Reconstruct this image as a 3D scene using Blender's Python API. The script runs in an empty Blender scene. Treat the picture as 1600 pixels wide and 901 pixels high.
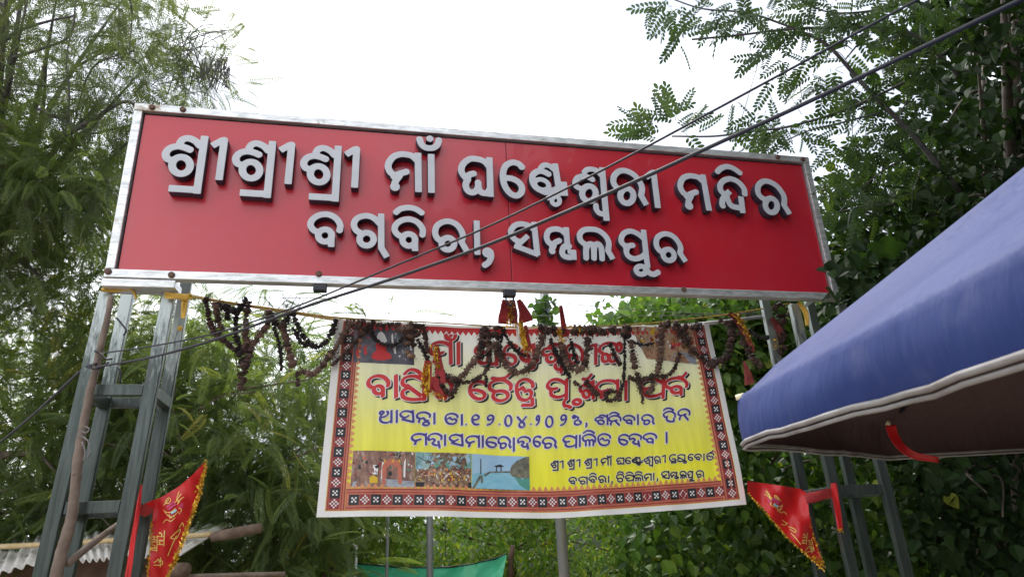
import bpy, bmesh, math, random
import numpy as np
from mathutils import Vector, Matrix

random.seed(7)
rng = np.random.default_rng(11)
scene = bpy.context.scene
col = scene.collection
R = math.radians

# ---------------------------------------------------------------- camera
FOC = 1033.0                      # focal length for a picture 1600 wide
PITCH, ROLL = 0.3766, -0.0523
CAM = np.array([0.0, 0.0, 1.6])
_f = np.array([0, math.cos(PITCH), math.sin(PITCH)])
_r0 = np.array([1.0, 0, 0])
_u0 = np.cross(_r0, _f)
CR = math.cos(ROLL) * _r0 + math.sin(ROLL) * _u0
CU = -math.sin(ROLL) * _r0 + math.cos(ROLL) * _u0
cam = bpy.data.cameras.new('camera')
cam.sensor_width = 36.0
cam.lens = FOC / 1600 * 36.0
cam.clip_start = 0.05
cam.clip_end = 3000
cam.dof.use_dof = True              # a phone lens: the near umbrella goes slightly soft
cam.dof.focus_distance = 4.7
cam.dof.aperture_fstop = 7.0
cam_ob = bpy.data.objects.new('camera', cam)
col.objects.link(cam_ob)
M = Matrix.Identity(4)
for i in range(3):
    M[i][0], M[i][1], M[i][2], M[i][3] = CR[i], CU[i], -_f[i], CAM[i]
cam_ob.matrix_world = M
scene.camera = cam_ob

# ---------------------------------------------------------------- sky, sun, exposure
SUN_EL, SUN_AZ = R(58), R(-14)    # azimuth from +Y towards +X: the sun stands behind the sign, veiled
world = bpy.data.worlds.new('World')
scene.world = world
world.use_nodes = True
nt = world.node_tree
bg = nt.nodes['Background']
bg.inputs['Strength'].default_value = 0.12
sky = nt.nodes.new('ShaderNodeTexSky')
sky.sky_type = 'NISHITA'
sky.sun_disc = False
sky.sun_elevation = SUN_EL
sky.sun_rotation = SUN_AZ
tc = nt.nodes.new('ShaderNodeTexCoord')
mp = nt.nodes.new('ShaderNodeMapping')
mp.inputs['Scale'].default_value = (1.0, 1.0, 1.8)
mp.inputs['Location'].default_value = (0.35, 0.1, 0.2)
no = nt.nodes.new('ShaderNodeTexNoise')
no.inputs['Scale'].default_value = 1.9
no.inputs['Detail'].default_value = 3.5
no.inputs['Roughness'].default_value = 0.55
cr = nt.nodes.new('ShaderNodeValToRGB')
cr.color_ramp.elements[0].position = 0.36
cr.color_ramp.elements[0].color = (3.2, 3.45, 4.0, 1)
cr.color_ramp.elements[1].position = 0.72
cr.color_ramp.elements[1].color = (10.5, 10.6, 10.8, 1)
fac = nt.nodes.new('ShaderNodeMapRange')
fac.inputs['From Min'].default_value = 0.3
fac.inputs['From Max'].default_value = 0.5
fac.inputs['To Min'].default_value = 0.955
fac.inputs['To Max'].default_value = 1.0
mx = nt.nodes.new('ShaderNodeMix')
mx.data_type = 'RGBA'
L = nt.links.new
L(tc.outputs['Generated'], mp.inputs['Vector'])
L(mp.outputs['Vector'], no.inputs['Vector'])
L(no.outputs['Fac'], cr.inputs['Fac'])
L(no.outputs['Fac'], fac.inputs['Value'])
L(fac.outputs['Result'], mx.inputs['Factor'])
L(sky.outputs['Color'], mx.inputs[6])
L(cr.outputs['Color'], mx.inputs[7])
L(mx.outputs[2], bg.inputs['Color'])

sun = bpy.data.lights.new('sun', 'SUN')
sun.energy = 1.4
sun.angle = R(14)
sun.color = (1.0, 0.96, 0.9)
sun_ob = bpy.data.objects.new('sun', sun)
col.objects.link(sun_ob)
sd = Vector((math.sin(SUN_AZ) * math.cos(SUN_EL), math.cos(SUN_AZ) * math.cos(SUN_EL), math.sin(SUN_EL)))
sun_ob.rotation_euler = sd.to_track_quat('Z', 'Y').to_euler()
sun_ob.location = (0, 0, 20)

scene.view_settings.view_transform = 'Standard'
scene.view_settings.look = 'None'
scene.view_settings.exposure = 1.42
scene.view_settings.gamma = 1.0
scene.cycles.max_bounces = 7
scene.cycles.transparent_max_bounces = 8

# ---------------------------------------------------------------- geometry helpers
def ray(px, py):
    return _f + CR * ((px - 800.0) / FOC) - CU * ((py - 450.5) / FOC)

def at(px, py, d):
    """point at camera depth d on the line of sight of a place in the 1600 x 901 picture"""
    return CAM + ray(px, py) * d

def hit(px, py, o, n):
    v = ray(px, py)
    return CAM + v * (np.dot(o - CAM, n) / np.dot(v, n))

def pix(P):
    q = np.asarray(P) - CAM
    z = q @ _f
    return 800 + FOC * (q @ CR) / z, 450.5 - FOC * (q @ CU) / z, z

def catmull(p, n=6, closed=False):
    p = np.array(p, float)
    if len(p) == 2 and not closed:
        return p
    if closed:
        q = np.vstack([p[-1], p, p[0], p[1]])
    else:
        q = np.vstack([2 * p[0] - p[1], p, 2 * p[-1] - p[-2]])
    out = []
    for i in range(len(q) - 3):
        a, b, c, d = q[i:i + 4]
        for k in range(n):
            t = k / n
            out.append(0.5 * (2 * b + (c - a) * t + (2 * a - 5 * b + 4 * c - d) * t * t + (3 * b - a - 3 * c + d) * t ** 3))
    if not closed:
        out.append(p[-1])
    return np.array(out)

def tag(o, label=None, cat=None, group=None, kind=None):
    if label: o['label'] = label
    if cat: o['category'] = cat
    if group: o['group'] = group
    if kind: o['kind'] = kind
    return o

def link(name, me, mats=(), parent=None, smooth=False):
    for m in (mats if isinstance(mats, (list, tuple)) else [mats]):
        me.materials.append(m)
    o = bpy.data.objects.new(name, me)
    col.objects.link(o)
    if parent is not None:
        o.parent = parent
    if smooth:
        me.polygons.foreach_set('use_smooth', np.ones(len(me.polygons), bool))
    return o

def mesh(name, verts, faces, mats, parent=None, smooth=False, idx=None, tint=None):
    """one mesh object; vertices in world space (parents are Empties left at the origin of their own mesh space)"""
    me = bpy.data.meshes.new(name)
    V = np.asarray(verts, np.float32)
    if isinstance(faces, np.ndarray):
        k = faces.shape[1]
        me.vertices.add(len(V))
        me.vertices.foreach_set('co', V.ravel())
        me.loops.add(faces.size)
        me.loops.foreach_set('vertex_index', faces.astype(np.int32).ravel())
        me.polygons.add(len(faces))
        me.polygons.foreach_set('loop_start', (np.arange(len(faces)) * k).astype(np.int32))
        me.polygons.foreach_set('loop_total', np.full(len(faces), k, np.int32))
        me.update(calc_edges=True)
    else:
        me.from_pydata([tuple(map(float, v)) for v in V], [], faces)
    if idx is not None:
        me.polygons.foreach_set('material_index', np.asarray(idx, np.int32))
    if tint is not None:
        a = me.attributes.new('tint', 'FLOAT', 'POINT')
        a.data.foreach_set('value', np.asarray(tint, np.float32))
    o = link(name, me, mats, None, smooth)
    if parent is not None:
        put(o, parent)
    return o

def put(o, parent):
    """parent, keeping world placement (parents here carry only a location)"""
    o.parent = parent
    o.matrix_parent_inverse = parent.matrix_world.inverted()

def empty(name, loc, label=None, cat=None, group=None):
    o = bpy.data.objects.new(name, None)
    o.empty_display_size = 0.1
    col.objects.link(o)
    o.location = tuple(map(float, loc))
    o.matrix_world = Matrix.Translation(Vector(tuple(map(float, loc))))
    return tag(o, label, cat, group)

def box_vf(o, a, b, c):
    """box from corner o along vectors a, b, c"""
    o, a, b, c = map(np.asarray, (o, a, b, c))
    v = [o, o + a, o + a + b, o + b, o + c, o + a + c, o + a + b + c, o + b + c]
    f = [(0, 3, 2, 1), (4, 5, 6, 7), (0, 1, 5, 4), (1, 2, 6, 5), (2, 3, 7, 6), (3, 0, 4, 7)]
    return v, f

def bevel_box(name, o, a, b, c, mats, parent=None, w=0.006):
    v, f = box_vf(o, a, b, c)
    bm = bmesh.new()
    vs = [bm.verts.new(tuple(map(float, p))) for p in v]
    for q in f: bm.faces.new([vs[i] for i in q])
    bmesh.ops.recalc_face_normals(bm, faces=bm.faces)
    bmesh.ops.bevel(bm, geom=bm.edges[:], offset=w, segments=2, affect='EDGES', profile=0.5)
    me = bpy.data.meshes.new(name)
    bm.to_mesh(me); bm.free()
    ob = link(name, me, mats)
    if parent is not None: put(ob, parent)
    return ob

def tube_vf(pts, rad, seg=8, caps=True, jitter=0.0):
    pts = np.asarray(pts, float)
    n = len(pts)
    rad = np.full(n, rad, float) if np.isscalar(rad) else np.asarray(rad, float)
    T = np.gradient(pts, axis=0)
    T /= np.linalg.norm(T, axis=1)[:, None] + 1e-12
    ref = np.array([0.13, 0.21, 0.97]) if abs(T[0][2]) < 0.85 else np.array([0.97, 0.2, 0.1])
    A = np.cross(T, ref); A /= np.linalg.norm(A, axis=1)[:, None] + 1e-12
    B = np.cross(T, A)
    th = np.linspace(0, 2 * np.pi, seg, endpoint=False)
    rr = rad[:, None] * (1 + (rng.uniform(-jitter, jitter, (n, seg)) if jitter else 0))
    V = pts[:, None, :] + rr[..., None] * (np.cos(th)[None, :, None] * A[:, None, :] + np.sin(th)[None, :, None] * B[:, None, :])
    V = V.reshape(-1, 3)
    F = [(i * seg + j, i * seg + (j + 1) % seg, (i + 1) * seg + (j + 1) % seg, (i + 1) * seg + j) for i in range(n - 1) for j in range(seg)]
    if caps:
        F.append(tuple(reversed(range(seg)))); F.append(tuple(range((n - 1) * seg, n * seg)))
    return V, F

def tube(name, pts, rad, mats, parent=None, seg=8, jitter=0.0):
    v, f = tube_vf(pts, rad, seg, True, jitter)
    return mesh(name, v, f, mats, parent, smooth=True)

def tubes(name, runs, mats, parent=None, seg=6):
    V, F = [], []
    for pts, rad in runs:
        v, f = tube_vf(pts, rad, seg)
        b = sum(len(x) for x in V)
        V.append(v); F += [tuple(i + b for i in q) for q in f]
    return mesh(name, np.vstack(V), F, mats, parent, smooth=True)

# ---------------------------------------------------------------- materials
def mat(name, base, rough=0.6, metal=0.0, var=None, vscale=6.0, bump=0.0, bscale=40.0, spots=None, sscale=9.0, spos=(0.55, 0.7), spec=0.5, coat=0.0, backface=None):
    m = bpy.data.materials.new(name)
    m.use_nodes = True
    t = m.node_tree
    b = t.nodes['Principled BSDF']
    b.inputs['Roughness'].default_value = rough
    b.inputs['Metallic'].default_value = metal
    b.inputs['Specular IOR Level'].default_value = spec
    b.inputs['Coat Weight'].default_value = coat
    b.inputs['Base Color'].default_value = (*base, 1)
    tcn = t.nodes.new('ShaderNodeTexCoord')
    colour = None
    if var:
        n = t.nodes.new('ShaderNodeTexNoise'); n.inputs['Scale'].default_value = vscale; n.inputs['Detail'].default_value = 6
        r = t.nodes.new('ShaderNodeValToRGB')
        r.color_ramp.elements[0].position = 0.34; r.color_ramp.elements[0].color = (*base, 1)
        r.color_ramp.elements[1].position = 0.68; r.color_ramp.elements[1].color = (*var, 1)
        t.links.new(tcn.outputs['Object'], n.inputs['Vector']); t.links.new(n.outputs['Fac'], r.inputs['Fac'])
        colour = r.outputs['Color']
    if spots:
        n2 = t.nodes.new('ShaderNodeTexNoise'); n2.inputs['Scale'].default_value = sscale; n2.inputs['Detail'].default_value = 8; n2.inputs['Roughness'].default_value = 0.7
        r2 = t.nodes.new('ShaderNodeMapRange'); r2.inputs['From Min'].default_value = spos[0]; r2.inputs['From Max'].default_value = spos[1]
        x = t.nodes.new('ShaderNodeMix'); x.data_type = 'RGBA'
        t.links.new(tcn.outputs['Object'], n2.inputs['Vector']); t.links.new(n2.outputs['Fac'], r2.inputs['Value'])
        t.links.new(r2.outputs['Result'], x.inputs['Factor'])
        if colour: t.links.new(colour, x.inputs[6])
        else: x.inputs[6].default_value = (*base, 1)
        x.inputs[7].default_value = (*spots, 1)
        colour = x.outputs[2]
        if metal > 0.2:
            k = t.nodes.new('ShaderNodeMapRange'); k.inputs['To Min'].default_value = metal; k.inputs['To Max'].default_value = 0.0
            t.links.new(r2.outputs['Result'], k.inputs['Value']); t.links.new(k.outputs['Result'], b.inputs['Metallic'])
    if backface:
        g = t.nodes.new('ShaderNodeNewGeometry')
        x = t.nodes.new('ShaderNodeMix'); x.data_type = 'RGBA'
        t.links.new(g.outputs['Backfacing'], x.inputs['Factor'])
        if colour: t.links.new(colour, x.inputs[6])
        else: x.inputs[6].default_value = (*base, 1)
        x.inputs[7].default_value = (*backface, 1)
        colour = x.outputs[2]
    if colour: t.links.new(colour, b.inputs['Base Color'])
    if bump:
        n3 = t.nodes.new('ShaderNodeTexNoise'); n3.inputs['Scale'].default_value = bscale; n3.inputs['Detail'].default_value = 5
        bp = t.nodes.new('ShaderNodeBump'); bp.inputs['Strength'].default_value = bump; bp.inputs['Distance'].default_value = 0.02
        t.links.new(tcn.outputs['Object'], n3.inputs['Vector']); t.links.new(n3.outputs['Fac'], bp.inputs['Height']); t.links.new(bp.outputs['Normal'], b.inputs['Normal'])
    return m

def leaf_mat(name, stops, trans=0.3, rough=0.5, spec=0.35):
    """stops: colours along the per-leaf 'tint' value"""
    m = bpy.data.materials.new(name); m.use_nodes = True
    t = m.node_tree
    b = t.nodes['Principled BSDF']; b.inputs['Roughness'].default_value = rough; b.inputs['Specular IOR Level'].default_value = spec
    a = t.nodes.new('ShaderNodeAttribute'); a.attribute_name = 'tint'
    r = t.nodes.new('ShaderNodeValToRGB')
    el = r.color_ramp.elements
    while len(el) < len(stops): el.new(0.5)
    for e, (p, c) in zip(el, stops): e.position = p; e.color = (*c, 1)
    tr = t.nodes.new('ShaderNodeBsdfTranslucent')
    hs = t.nodes.new('ShaderNodeMix'); hs.data_type = 'RGBA'; hs.blend_type = 'MULTIPLY'; hs.inputs['Factor'].default_value = 1
    hs.inputs[7].default_value = (1.5, 1.6, 0.6, 1)
    ms = t.nodes.new('ShaderNodeMixShader'); ms.inputs[0].default_value = trans
    t.links.new(a.outputs['Fac'], r.inputs['Fac']); t.links.new(r.outputs['Color'], b.inputs['Base Color'])
    t.links.new(r.outputs['Color'], hs.inputs[6]); t.links.new(hs.outputs[2], tr.inputs['Color'])
    t.links.new(b.outputs[0], ms.inputs[1]); t.links.new(tr.outputs[0], ms.inputs[2])
    t.links.new(ms.outputs[0], t.nodes['Material Output'].inputs['Surface'])
    return m

def streak_mat(name, base, dark, rough=0.3, metal=0.9, axis=(1, 14, 14), stain=(0.33, 0.25, 0.14), smin=0.6):
    """worn stainless tube: streaks of dirt along the length and a few brown stains"""
    m = bpy.data.materials.new(name); m.use_nodes = True
    t = m.node_tree; b = t.nodes['Principled BSDF']
    tcn = t.nodes.new('ShaderNodeTexCoord'); mpn = t.nodes.new('ShaderNodeMapping'); mpn.inputs['Scale'].default_value = axis
    n = t.nodes.new('ShaderNodeTexNoise'); n.inputs['Scale'].default_value = 2.2; n.inputs['Detail'].default_value = 9; n.inputs['Roughness'].default_value = 0.68
    r = t.nodes.new('ShaderNodeValToRGB')
    r.color_ramp.elements[0].position = 0.38; r.color_ramp.elements[0].color = (*base, 1)
    r.color_ramp.elements[1].position = 0.66; r.color_ramp.elements[1].color = (*dark, 1)
    n2 = t.nodes.new('ShaderNodeTexNoise'); n2.inputs['Scale'].default_value = 3.1; n2.inputs['Detail'].default_value = 8; n2.inputs['Roughness'].default_value = 0.7
    mr = t.nodes.new('ShaderNodeMapRange'); mr.inputs['From Min'].default_value = smin; mr.inputs['From Max'].default_value = smin + 0.12
    x = t.nodes.new('ShaderNodeMix'); x.data_type = 'RGBA'; x.inputs[7].default_value = (*stain, 1)
    mr2 = t.nodes.new('ShaderNodeMapRange'); mr2.inputs['To Min'].default_value = rough; mr2.inputs['To Max'].default_value = 0.75
    mr3 = t.nodes.new('ShaderNodeMapRange'); mr3.inputs['To Min'].default_value = metal; mr3.inputs['To Max'].default_value = 0.1
    lk = t.links.new
    lk(tcn.outputs['Object'], mpn.inputs['Vector']); lk(mpn.outputs['Vector'], n.inputs['Vector']); lk(n.outputs['Fac'], r.inputs['Fac'])
    lk(tcn.outputs['Object'], n2.inputs['Vector']); lk(n2.outputs['Fac'], mr.inputs['Value']); lk(mr.outputs['Result'], x.inputs['Factor'])
    lk(r.outputs['Color'], x.inputs[6]); lk(x.outputs[2], b.inputs['Base Color'])
    lk(mr.outputs['Result'], mr2.inputs['Value']); lk(mr2.outputs['Result'], b.inputs['Roughness'])
    lk(mr.outputs['Result'], mr3.inputs['Value']); lk(mr3.outputs['Result'], b.inputs['Metallic'])
    return m

def sky_sheen(m, z0, z1, c):  # paints a pale sky reflection into the colour towards the top
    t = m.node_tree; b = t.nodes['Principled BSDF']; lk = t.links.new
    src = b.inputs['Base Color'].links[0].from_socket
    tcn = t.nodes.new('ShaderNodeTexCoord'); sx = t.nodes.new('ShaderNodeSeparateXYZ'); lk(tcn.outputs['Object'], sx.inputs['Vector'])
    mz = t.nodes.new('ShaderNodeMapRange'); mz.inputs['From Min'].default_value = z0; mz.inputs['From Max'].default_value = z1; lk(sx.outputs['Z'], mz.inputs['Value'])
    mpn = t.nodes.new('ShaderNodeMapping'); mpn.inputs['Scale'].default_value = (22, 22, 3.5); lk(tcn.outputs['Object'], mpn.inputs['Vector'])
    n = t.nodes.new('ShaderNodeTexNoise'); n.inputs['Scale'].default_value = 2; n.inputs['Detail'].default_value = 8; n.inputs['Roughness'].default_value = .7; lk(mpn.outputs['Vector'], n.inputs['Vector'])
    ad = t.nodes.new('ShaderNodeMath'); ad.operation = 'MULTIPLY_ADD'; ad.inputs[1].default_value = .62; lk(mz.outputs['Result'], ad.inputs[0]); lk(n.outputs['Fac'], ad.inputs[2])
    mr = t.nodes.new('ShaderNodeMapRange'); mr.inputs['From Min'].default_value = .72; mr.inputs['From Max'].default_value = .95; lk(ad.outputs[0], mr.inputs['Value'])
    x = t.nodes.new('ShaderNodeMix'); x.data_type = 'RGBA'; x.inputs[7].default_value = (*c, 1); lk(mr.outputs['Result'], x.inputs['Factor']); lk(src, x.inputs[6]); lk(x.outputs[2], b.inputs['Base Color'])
MAT = dict(
    red=mat('red acrylic', (0.5, 0.016, 0.03), 0.3, var=(0.46, 0.018, 0.035), vscale=1.3, spec=0.6, bump=0.05, bscale=2.2, coat=0.2, spots=(0.44, 0.035, 0.05), sscale=5, spos=(0.5, 0.85)),
    red_dark=mat('dark red edge', (0.12, 0.008, 0.015), 0.5),
    gap_shadow=mat('black gap behind frame', (0.012, 0.012, 0.02), 0.8),  # near-black colour stands for the shadow in the gap round the panels
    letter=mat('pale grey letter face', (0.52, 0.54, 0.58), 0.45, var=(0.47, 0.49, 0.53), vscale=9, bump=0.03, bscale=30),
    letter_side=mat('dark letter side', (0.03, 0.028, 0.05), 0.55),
    frame=streak_mat('worn steel frame', (0.78, 0.79, 0.8), (0.42, 0.44, 0.43), 0.34, 0.55, (1.2, 16, 16)),
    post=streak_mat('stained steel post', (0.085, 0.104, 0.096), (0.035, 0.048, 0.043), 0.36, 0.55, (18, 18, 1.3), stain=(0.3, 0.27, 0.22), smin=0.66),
    bolt=mat('rusty bolt', (0.09, 0.05, 0.04), 0.7, var=(0.14, 0.07, 0.04), vscale=60),
    log=mat('dark split log', (0.1, 0.066, 0.048), 0.9, var=(0.19, 0.13, 0.1), vscale=9, bump=0.6, bscale=24),
    black=mat('black rubber', (0.018, 0.018, 0.026), 0.5),
    cable=mat('cable sheath', (0.02, 0.02, 0.03), 0.6),
    wire=mat('thin grey wire', (0.16, 0.15, 0.15), 0.5),
    bark=mat('tree bark', (0.1, 0.078, 0.062), 0.85, var=(0.2, 0.165, 0.135), vscale=9, bump=0.5, bscale=25),
    twig=mat('grey twig', (0.09, 0.082, 0.085), 0.85, var=(0.15, 0.14, 0.14), vscale=14),
    pole_wood=mat('weathered pole wood', (0.13, 0.095, 0.075), 0.85, var=(0.23, 0.175, 0.14), vscale=7, bump=0.6, bscale=22, spots=(0.08, 0.055, 0.045), sscale=14, spos=(0.6, 0.72)),
    bamboo=mat('bamboo', (0.5, 0.35, 0.16), 0.55, var=(0.62, 0.5, 0.3), vscale=12, spots=(0.25, 0.16, 0.08), sscale=16),
    yellow_rope=mat('yellow rope', (0.62, 0.42, 0.06), 0.75, var=(0.4, 0.24, 0.05), vscale=20),
    ochre=mat('ochre cloth strip', (0.52, 0.3, 0.04), 0.8, var=(0.66, 0.42, 0.08), vscale=10),
    pipe=mat('grey pipe', (0.45, 0.45, 0.46), 0.45, metal=0.4, spots=(0.25, 0.22, 0.2), sscale=12),
    flower=mat('dried marigold', (0.042, 0.024, 0.02), 0.9, var=(0.085, 0.048, 0.04), vscale=22),
    flower_brown=mat('pale dried marigold', (0.085, 0.05, 0.04), 0.9, var=(0.17, 0.105, 0.08), vscale=20),
    flower_black=mat('blackened dried marigold', (0.016, 0.012, 0.014), 0.9, var=(0.034, 0.024, 0.024), vscale=22),
    flower_pale=mat('straw coloured dried petals', (0.42, 0.29, 0.2), 0.9, var=(0.3, 0.18, 0.11), vscale=24),
    chunri=mat('red votive cloth', (0.42, 0.03, 0.03), 0.7, var=(0.3, 0.02, 0.03), vscale=14, spots=(0.62, 0.34, 0.08), sscale=60, spos=(0.62, 0.68)),
    chunri_old=mat('faded red votive cloth', (0.3, 0.06, 0.05), 0.8, var=(0.2, 0.03, 0.03), vscale=14, spots=(0.45, 0.25, 0.18), sscale=55, spos=(0.6, 0.68)),
    gold=mat('gold tinsel', (0.75, 0.5, 0.05), 0.3, metal=0.75, var=(0.6, 0.3, 0.03), vscale=40),
    silver=mat('silver tinsel', (0.8, 0.78, 0.74), 0.35, metal=0.5),
    flag=mat('red flag satin', (0.62, 0.012, 0.012), 0.45, var=(0.5, 0.01, 0.014), vscale=5, bump=0.1, bscale=14),
    flag_print=mat('gold flag print', (0.85, 0.62, 0.16), 0.5),
    flag_pink=mat('pink flag print', (0.6, 0.05, 0.16), 0.55),
    flag_blue=mat('pale blue flag print', (0.3, 0.6, 0.7), 0.55),
    tarp=mat('blue umbrella cloth', (0.015, 0.032, 0.14), 0.7, var=(0.022, 0.042, 0.165), vscale=2.2, spec=0.3, bump=0.3, bscale=5, backface=(0.085, 0.052, 0.052), spots=(0.06, 0.075, 0.18), sscale=7, spos=(0.55, 0.85)),
    hem=mat('grey white hem', (0.3, 0.29, 0.285), 0.9, var=(0.2, 0.18, 0.175), vscale=14),
    lining=mat('maroon lining', (0.06, 0.016, 0.022), 0.8, var=(0.045, 0.015, 0.02), vscale=4),
    cream=mat('cream tip', (0.75, 0.68, 0.45), 0.6),
    yellow=mat('yellow patch', (0.7, 0.45, 0.03), 0.6),
    net=mat('green shade net', (0.008, 0.27, 0.13), 0.6, var=(0.01, 0.33, 0.17), vscale=6, bump=0.15, bscale=120),
    sheet=mat('cement roofing sheet', (0.5, 0.48, 0.45), 0.75, var=(0.62, 0.6, 0.57), vscale=5, spots=(0.3, 0.26, 0.22), sscale=8, spos=(0.58, 0.72)),
    shade=mat('dark boards', (0.1, 0.06, 0.045), 0.9, var=(0.16, 0.1, 0.07), vscale=8),
    lamp_pole=mat('grey steel pole', (0.22, 0.24, 0.26), 0.5, metal=0.3, spots=(0.3, 0.27, 0.24), sscale=8),
    white=mat('white paint', (0.78, 0.78, 0.76), 0.5),
    black_print=mat('black ink', (0.022, 0.02, 0.026), 0.55),
    white_print=mat('white ink', (0.78, 0.77, 0.76), 0.55),
    red_print=mat('red ink', (0.62, 0.035, 0.04), 0.55),
    blue_print=mat('dark blue ink', (0.07, 0.055, 0.26), 0.55),
    orange_print=mat('orange ink', (0.55, 0.17, 0.1), 0.55, var=(0.47, 0.13, 0.08), vscale=30),
    orange_tooth=mat('peach ink', (0.66, 0.27, 0.12), 0.55),
    maroon_print=mat('maroon ink', (0.26, 0.03, 0.035), 0.55),
    ground=mat('dusty ground', (0.3, 0.25, 0.2), 0.95, var=(0.4, 0.35, 0.29), vscale=1.5, bump=0.4, bscale=6),
    hill=mat('overgrown hillside', (0.02, 0.035, 0.012), 0.95, var=(0.035, 0.06, 0.018), vscale=2.5, bump=0.6, bscale=4),
)
sky_sheen(MAT['post'], 2.4, 3.5, (0.36, 0.4, 0.385))
G_FINE = leaf_mat('feathery leaf', [(0, (0.065, 0.095, 0.045)), (0.45, (0.115, 0.16, 0.066)), (0.8, (0.16, 0.205, 0.075)), (1, (0.33, 0.31, 0.09))], 0.52, 0.6)
G_GREY = leaf_mat('grey green feathery leaf', [(0, (0.07, 0.086, 0.06)), (0.5, (0.115, 0.138, 0.086)), (1, (0.16, 0.178, 0.095))], 0.45, 0.6)
G_BANK = leaf_mat('bright creeper leaf', [(0, (0.07, 0.13, 0.03)), (0.5, (0.12, 0.22, 0.045)), (0.85, (0.18, 0.29, 0.06)), (1, (0.32, 0.36, 0.08))], 0.42, 0.45, 0.4)
G_VINE = leaf_mat('creeper leaf', [(0, (0.028, 0.064, 0.014)), (0.5, (0.065, 0.14, 0.027)), (0.85, (0.12, 0.21, 0.04)), (1, (0.28, 0.32, 0.05))], 0.36, 0.42, 0.45)
G_DARK = leaf_mat('shade darkened creeper leaf', [(0, (0.012, 0.026, 0.008)), (0.6, (0.026, 0.055, 0.015)), (0.95, (0.06, 0.11, 0.025)), (1, (0.2, 0.24, 0.035))], 0.16, 0.6, 0.15)  # leaf colour darkened: the gloom at the right edge is put into it
G_PIN = leaf_mat('pinnate leaflet', [(0, (0.026, 0.05, 0.024)), (0.6, (0.05, 0.09, 0.034)), (1, (0.1, 0.14, 0.034))], 0.28, 0.5)

def vary(m, lo, hi):
    t = m.node_tree; b = t.nodes['Principled BSDF']; src = b.inputs['Base Color'].links[0].from_socket
    oi = t.nodes.new('ShaderNodeObjectInfo'); mr = t.nodes.new('ShaderNodeMapRange'); mr.inputs['To Min'].default_value = lo; mr.inputs['To Max'].default_value = hi
    hv = t.nodes.new('ShaderNodeHueSaturation'); t.links.new(oi.outputs['Random'], mr.inputs['Value']); t.links.new(mr.outputs['Result'], hv.inputs['Value'])
    t.links.new(src, hv.inputs['Color']); t.links.new(hv.outputs['Color'], b.inputs['Base Color'])
for k_ in ('flower', 'flower_brown', 'flower_black', 'flower_pale'): vary(MAT[k_], .4, 1.5)
# long soft creases in the umbrella cloth
t_ = MAT['tarp'].node_tree
bp_ = [n for n in t_.nodes if n.type == 'BUMP'][0]; nz_ = [l.from_node for l in t_.links if l.to_node == bp_ and l.to_socket.name == 'Height'][0]
mp_ = t_.nodes.new('ShaderNodeMapping'); mp_.inputs['Scale'].default_value = (2.2, 2.2, .5)
t_.links.new([n for n in t_.nodes if n.type == 'TEX_COORD'][0].outputs['Object'], mp_.inputs['Vector']); t_.links.new(mp_.outputs['Vector'], nz_.inputs['Vector'])
bp_.inputs['Strength'].default_value = .55; bp_.inputs['Distance'].default_value = .03

# ================================================================ the setting
def ground():
    n = 60
    xs = np.concatenate([-np.geomspace(900, 8, 16), np.linspace(-7, 7, 28), np.geomspace(8, 900, 16)])
    X, Y = np.meshgrid(xs, xs)
    Z = 0.05 * np.sin(X * 0.9) * np.cos(Y * 0.7) * np.exp(-(X ** 2 + Y ** 2) / 400)
    V = np.stack([X, Y, Z], -1).reshape(-1, 3); k = len(xs)
    F = np.array([(j * k + i, j * k + i + 1, (j + 1) * k + i + 1, (j + 1) * k + i) for j in range(k - 1) for i in range(k - 1)])
    tag(mesh('ground', V, F, MAT['ground'], smooth=True), kind='structure')
ground()

def hillside():
    # a low overgrown slope behind the gate: the creepers grow on it
    X, Y = np.meshgrid(np.linspace(-14, 26, 60), np.linspace(9.5, 34, 30))
    crest = 1.2 + 1.7 / (1 + np.exp(-(X + 2.2) * 1.6)) + 2.8 / (1 + np.exp(-(X - 3.2) * 1.0))
    Z = crest * np.clip((Y - 9.5) / 3.2, 0, 1) ** 0.7 + 0.25 * np.sin(X * 1.7 + Y) * np.clip((Y - 9.5) / 3, 0, 1) - 0.1
    V = np.stack([X, Y, Z], -1).reshape(-1, 3)
    F = np.array([(j * 60 + i, j * 60 + i + 1, (j + 1) * 60 + i + 1, (j + 1) * 60 + i) for j in range(29) for i in range(59)])
    tag(mesh('hillside', V, F, MAT['hill'], smooth=True), kind='structure')
hillside()

# ================================================================ the temple sign
SC = 1.2
W, H = 4.5 * SC, 1.1036 * SC
YAW, LEAN = 0.2238, 0.0243
EX = np.array([math.cos(YAW), math.sin(YAW), 0])
EN = np.array([math.sin(YAW), -math.cos(YAW), 0])       # horizontal, towards the viewer
EZ = np.array([0, 0, 1]) * math.cos(LEAN) + EN * math.sin(LEAN)
NN = np.cross(EX, EZ)                                    # face normal, towards the viewer
SO = CAM + np.array([-2.1755, 3.2157, 3.0618 - 1.6]) * SC
def S(u, v, w=0.0): return SO + EX * u + EZ * v + NN * w
def uv(px, py, w=0.0):
    p = hit(px, py, SO + NN * w, NN) - SO
    return np.array([p @ EX, p @ EZ])

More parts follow.
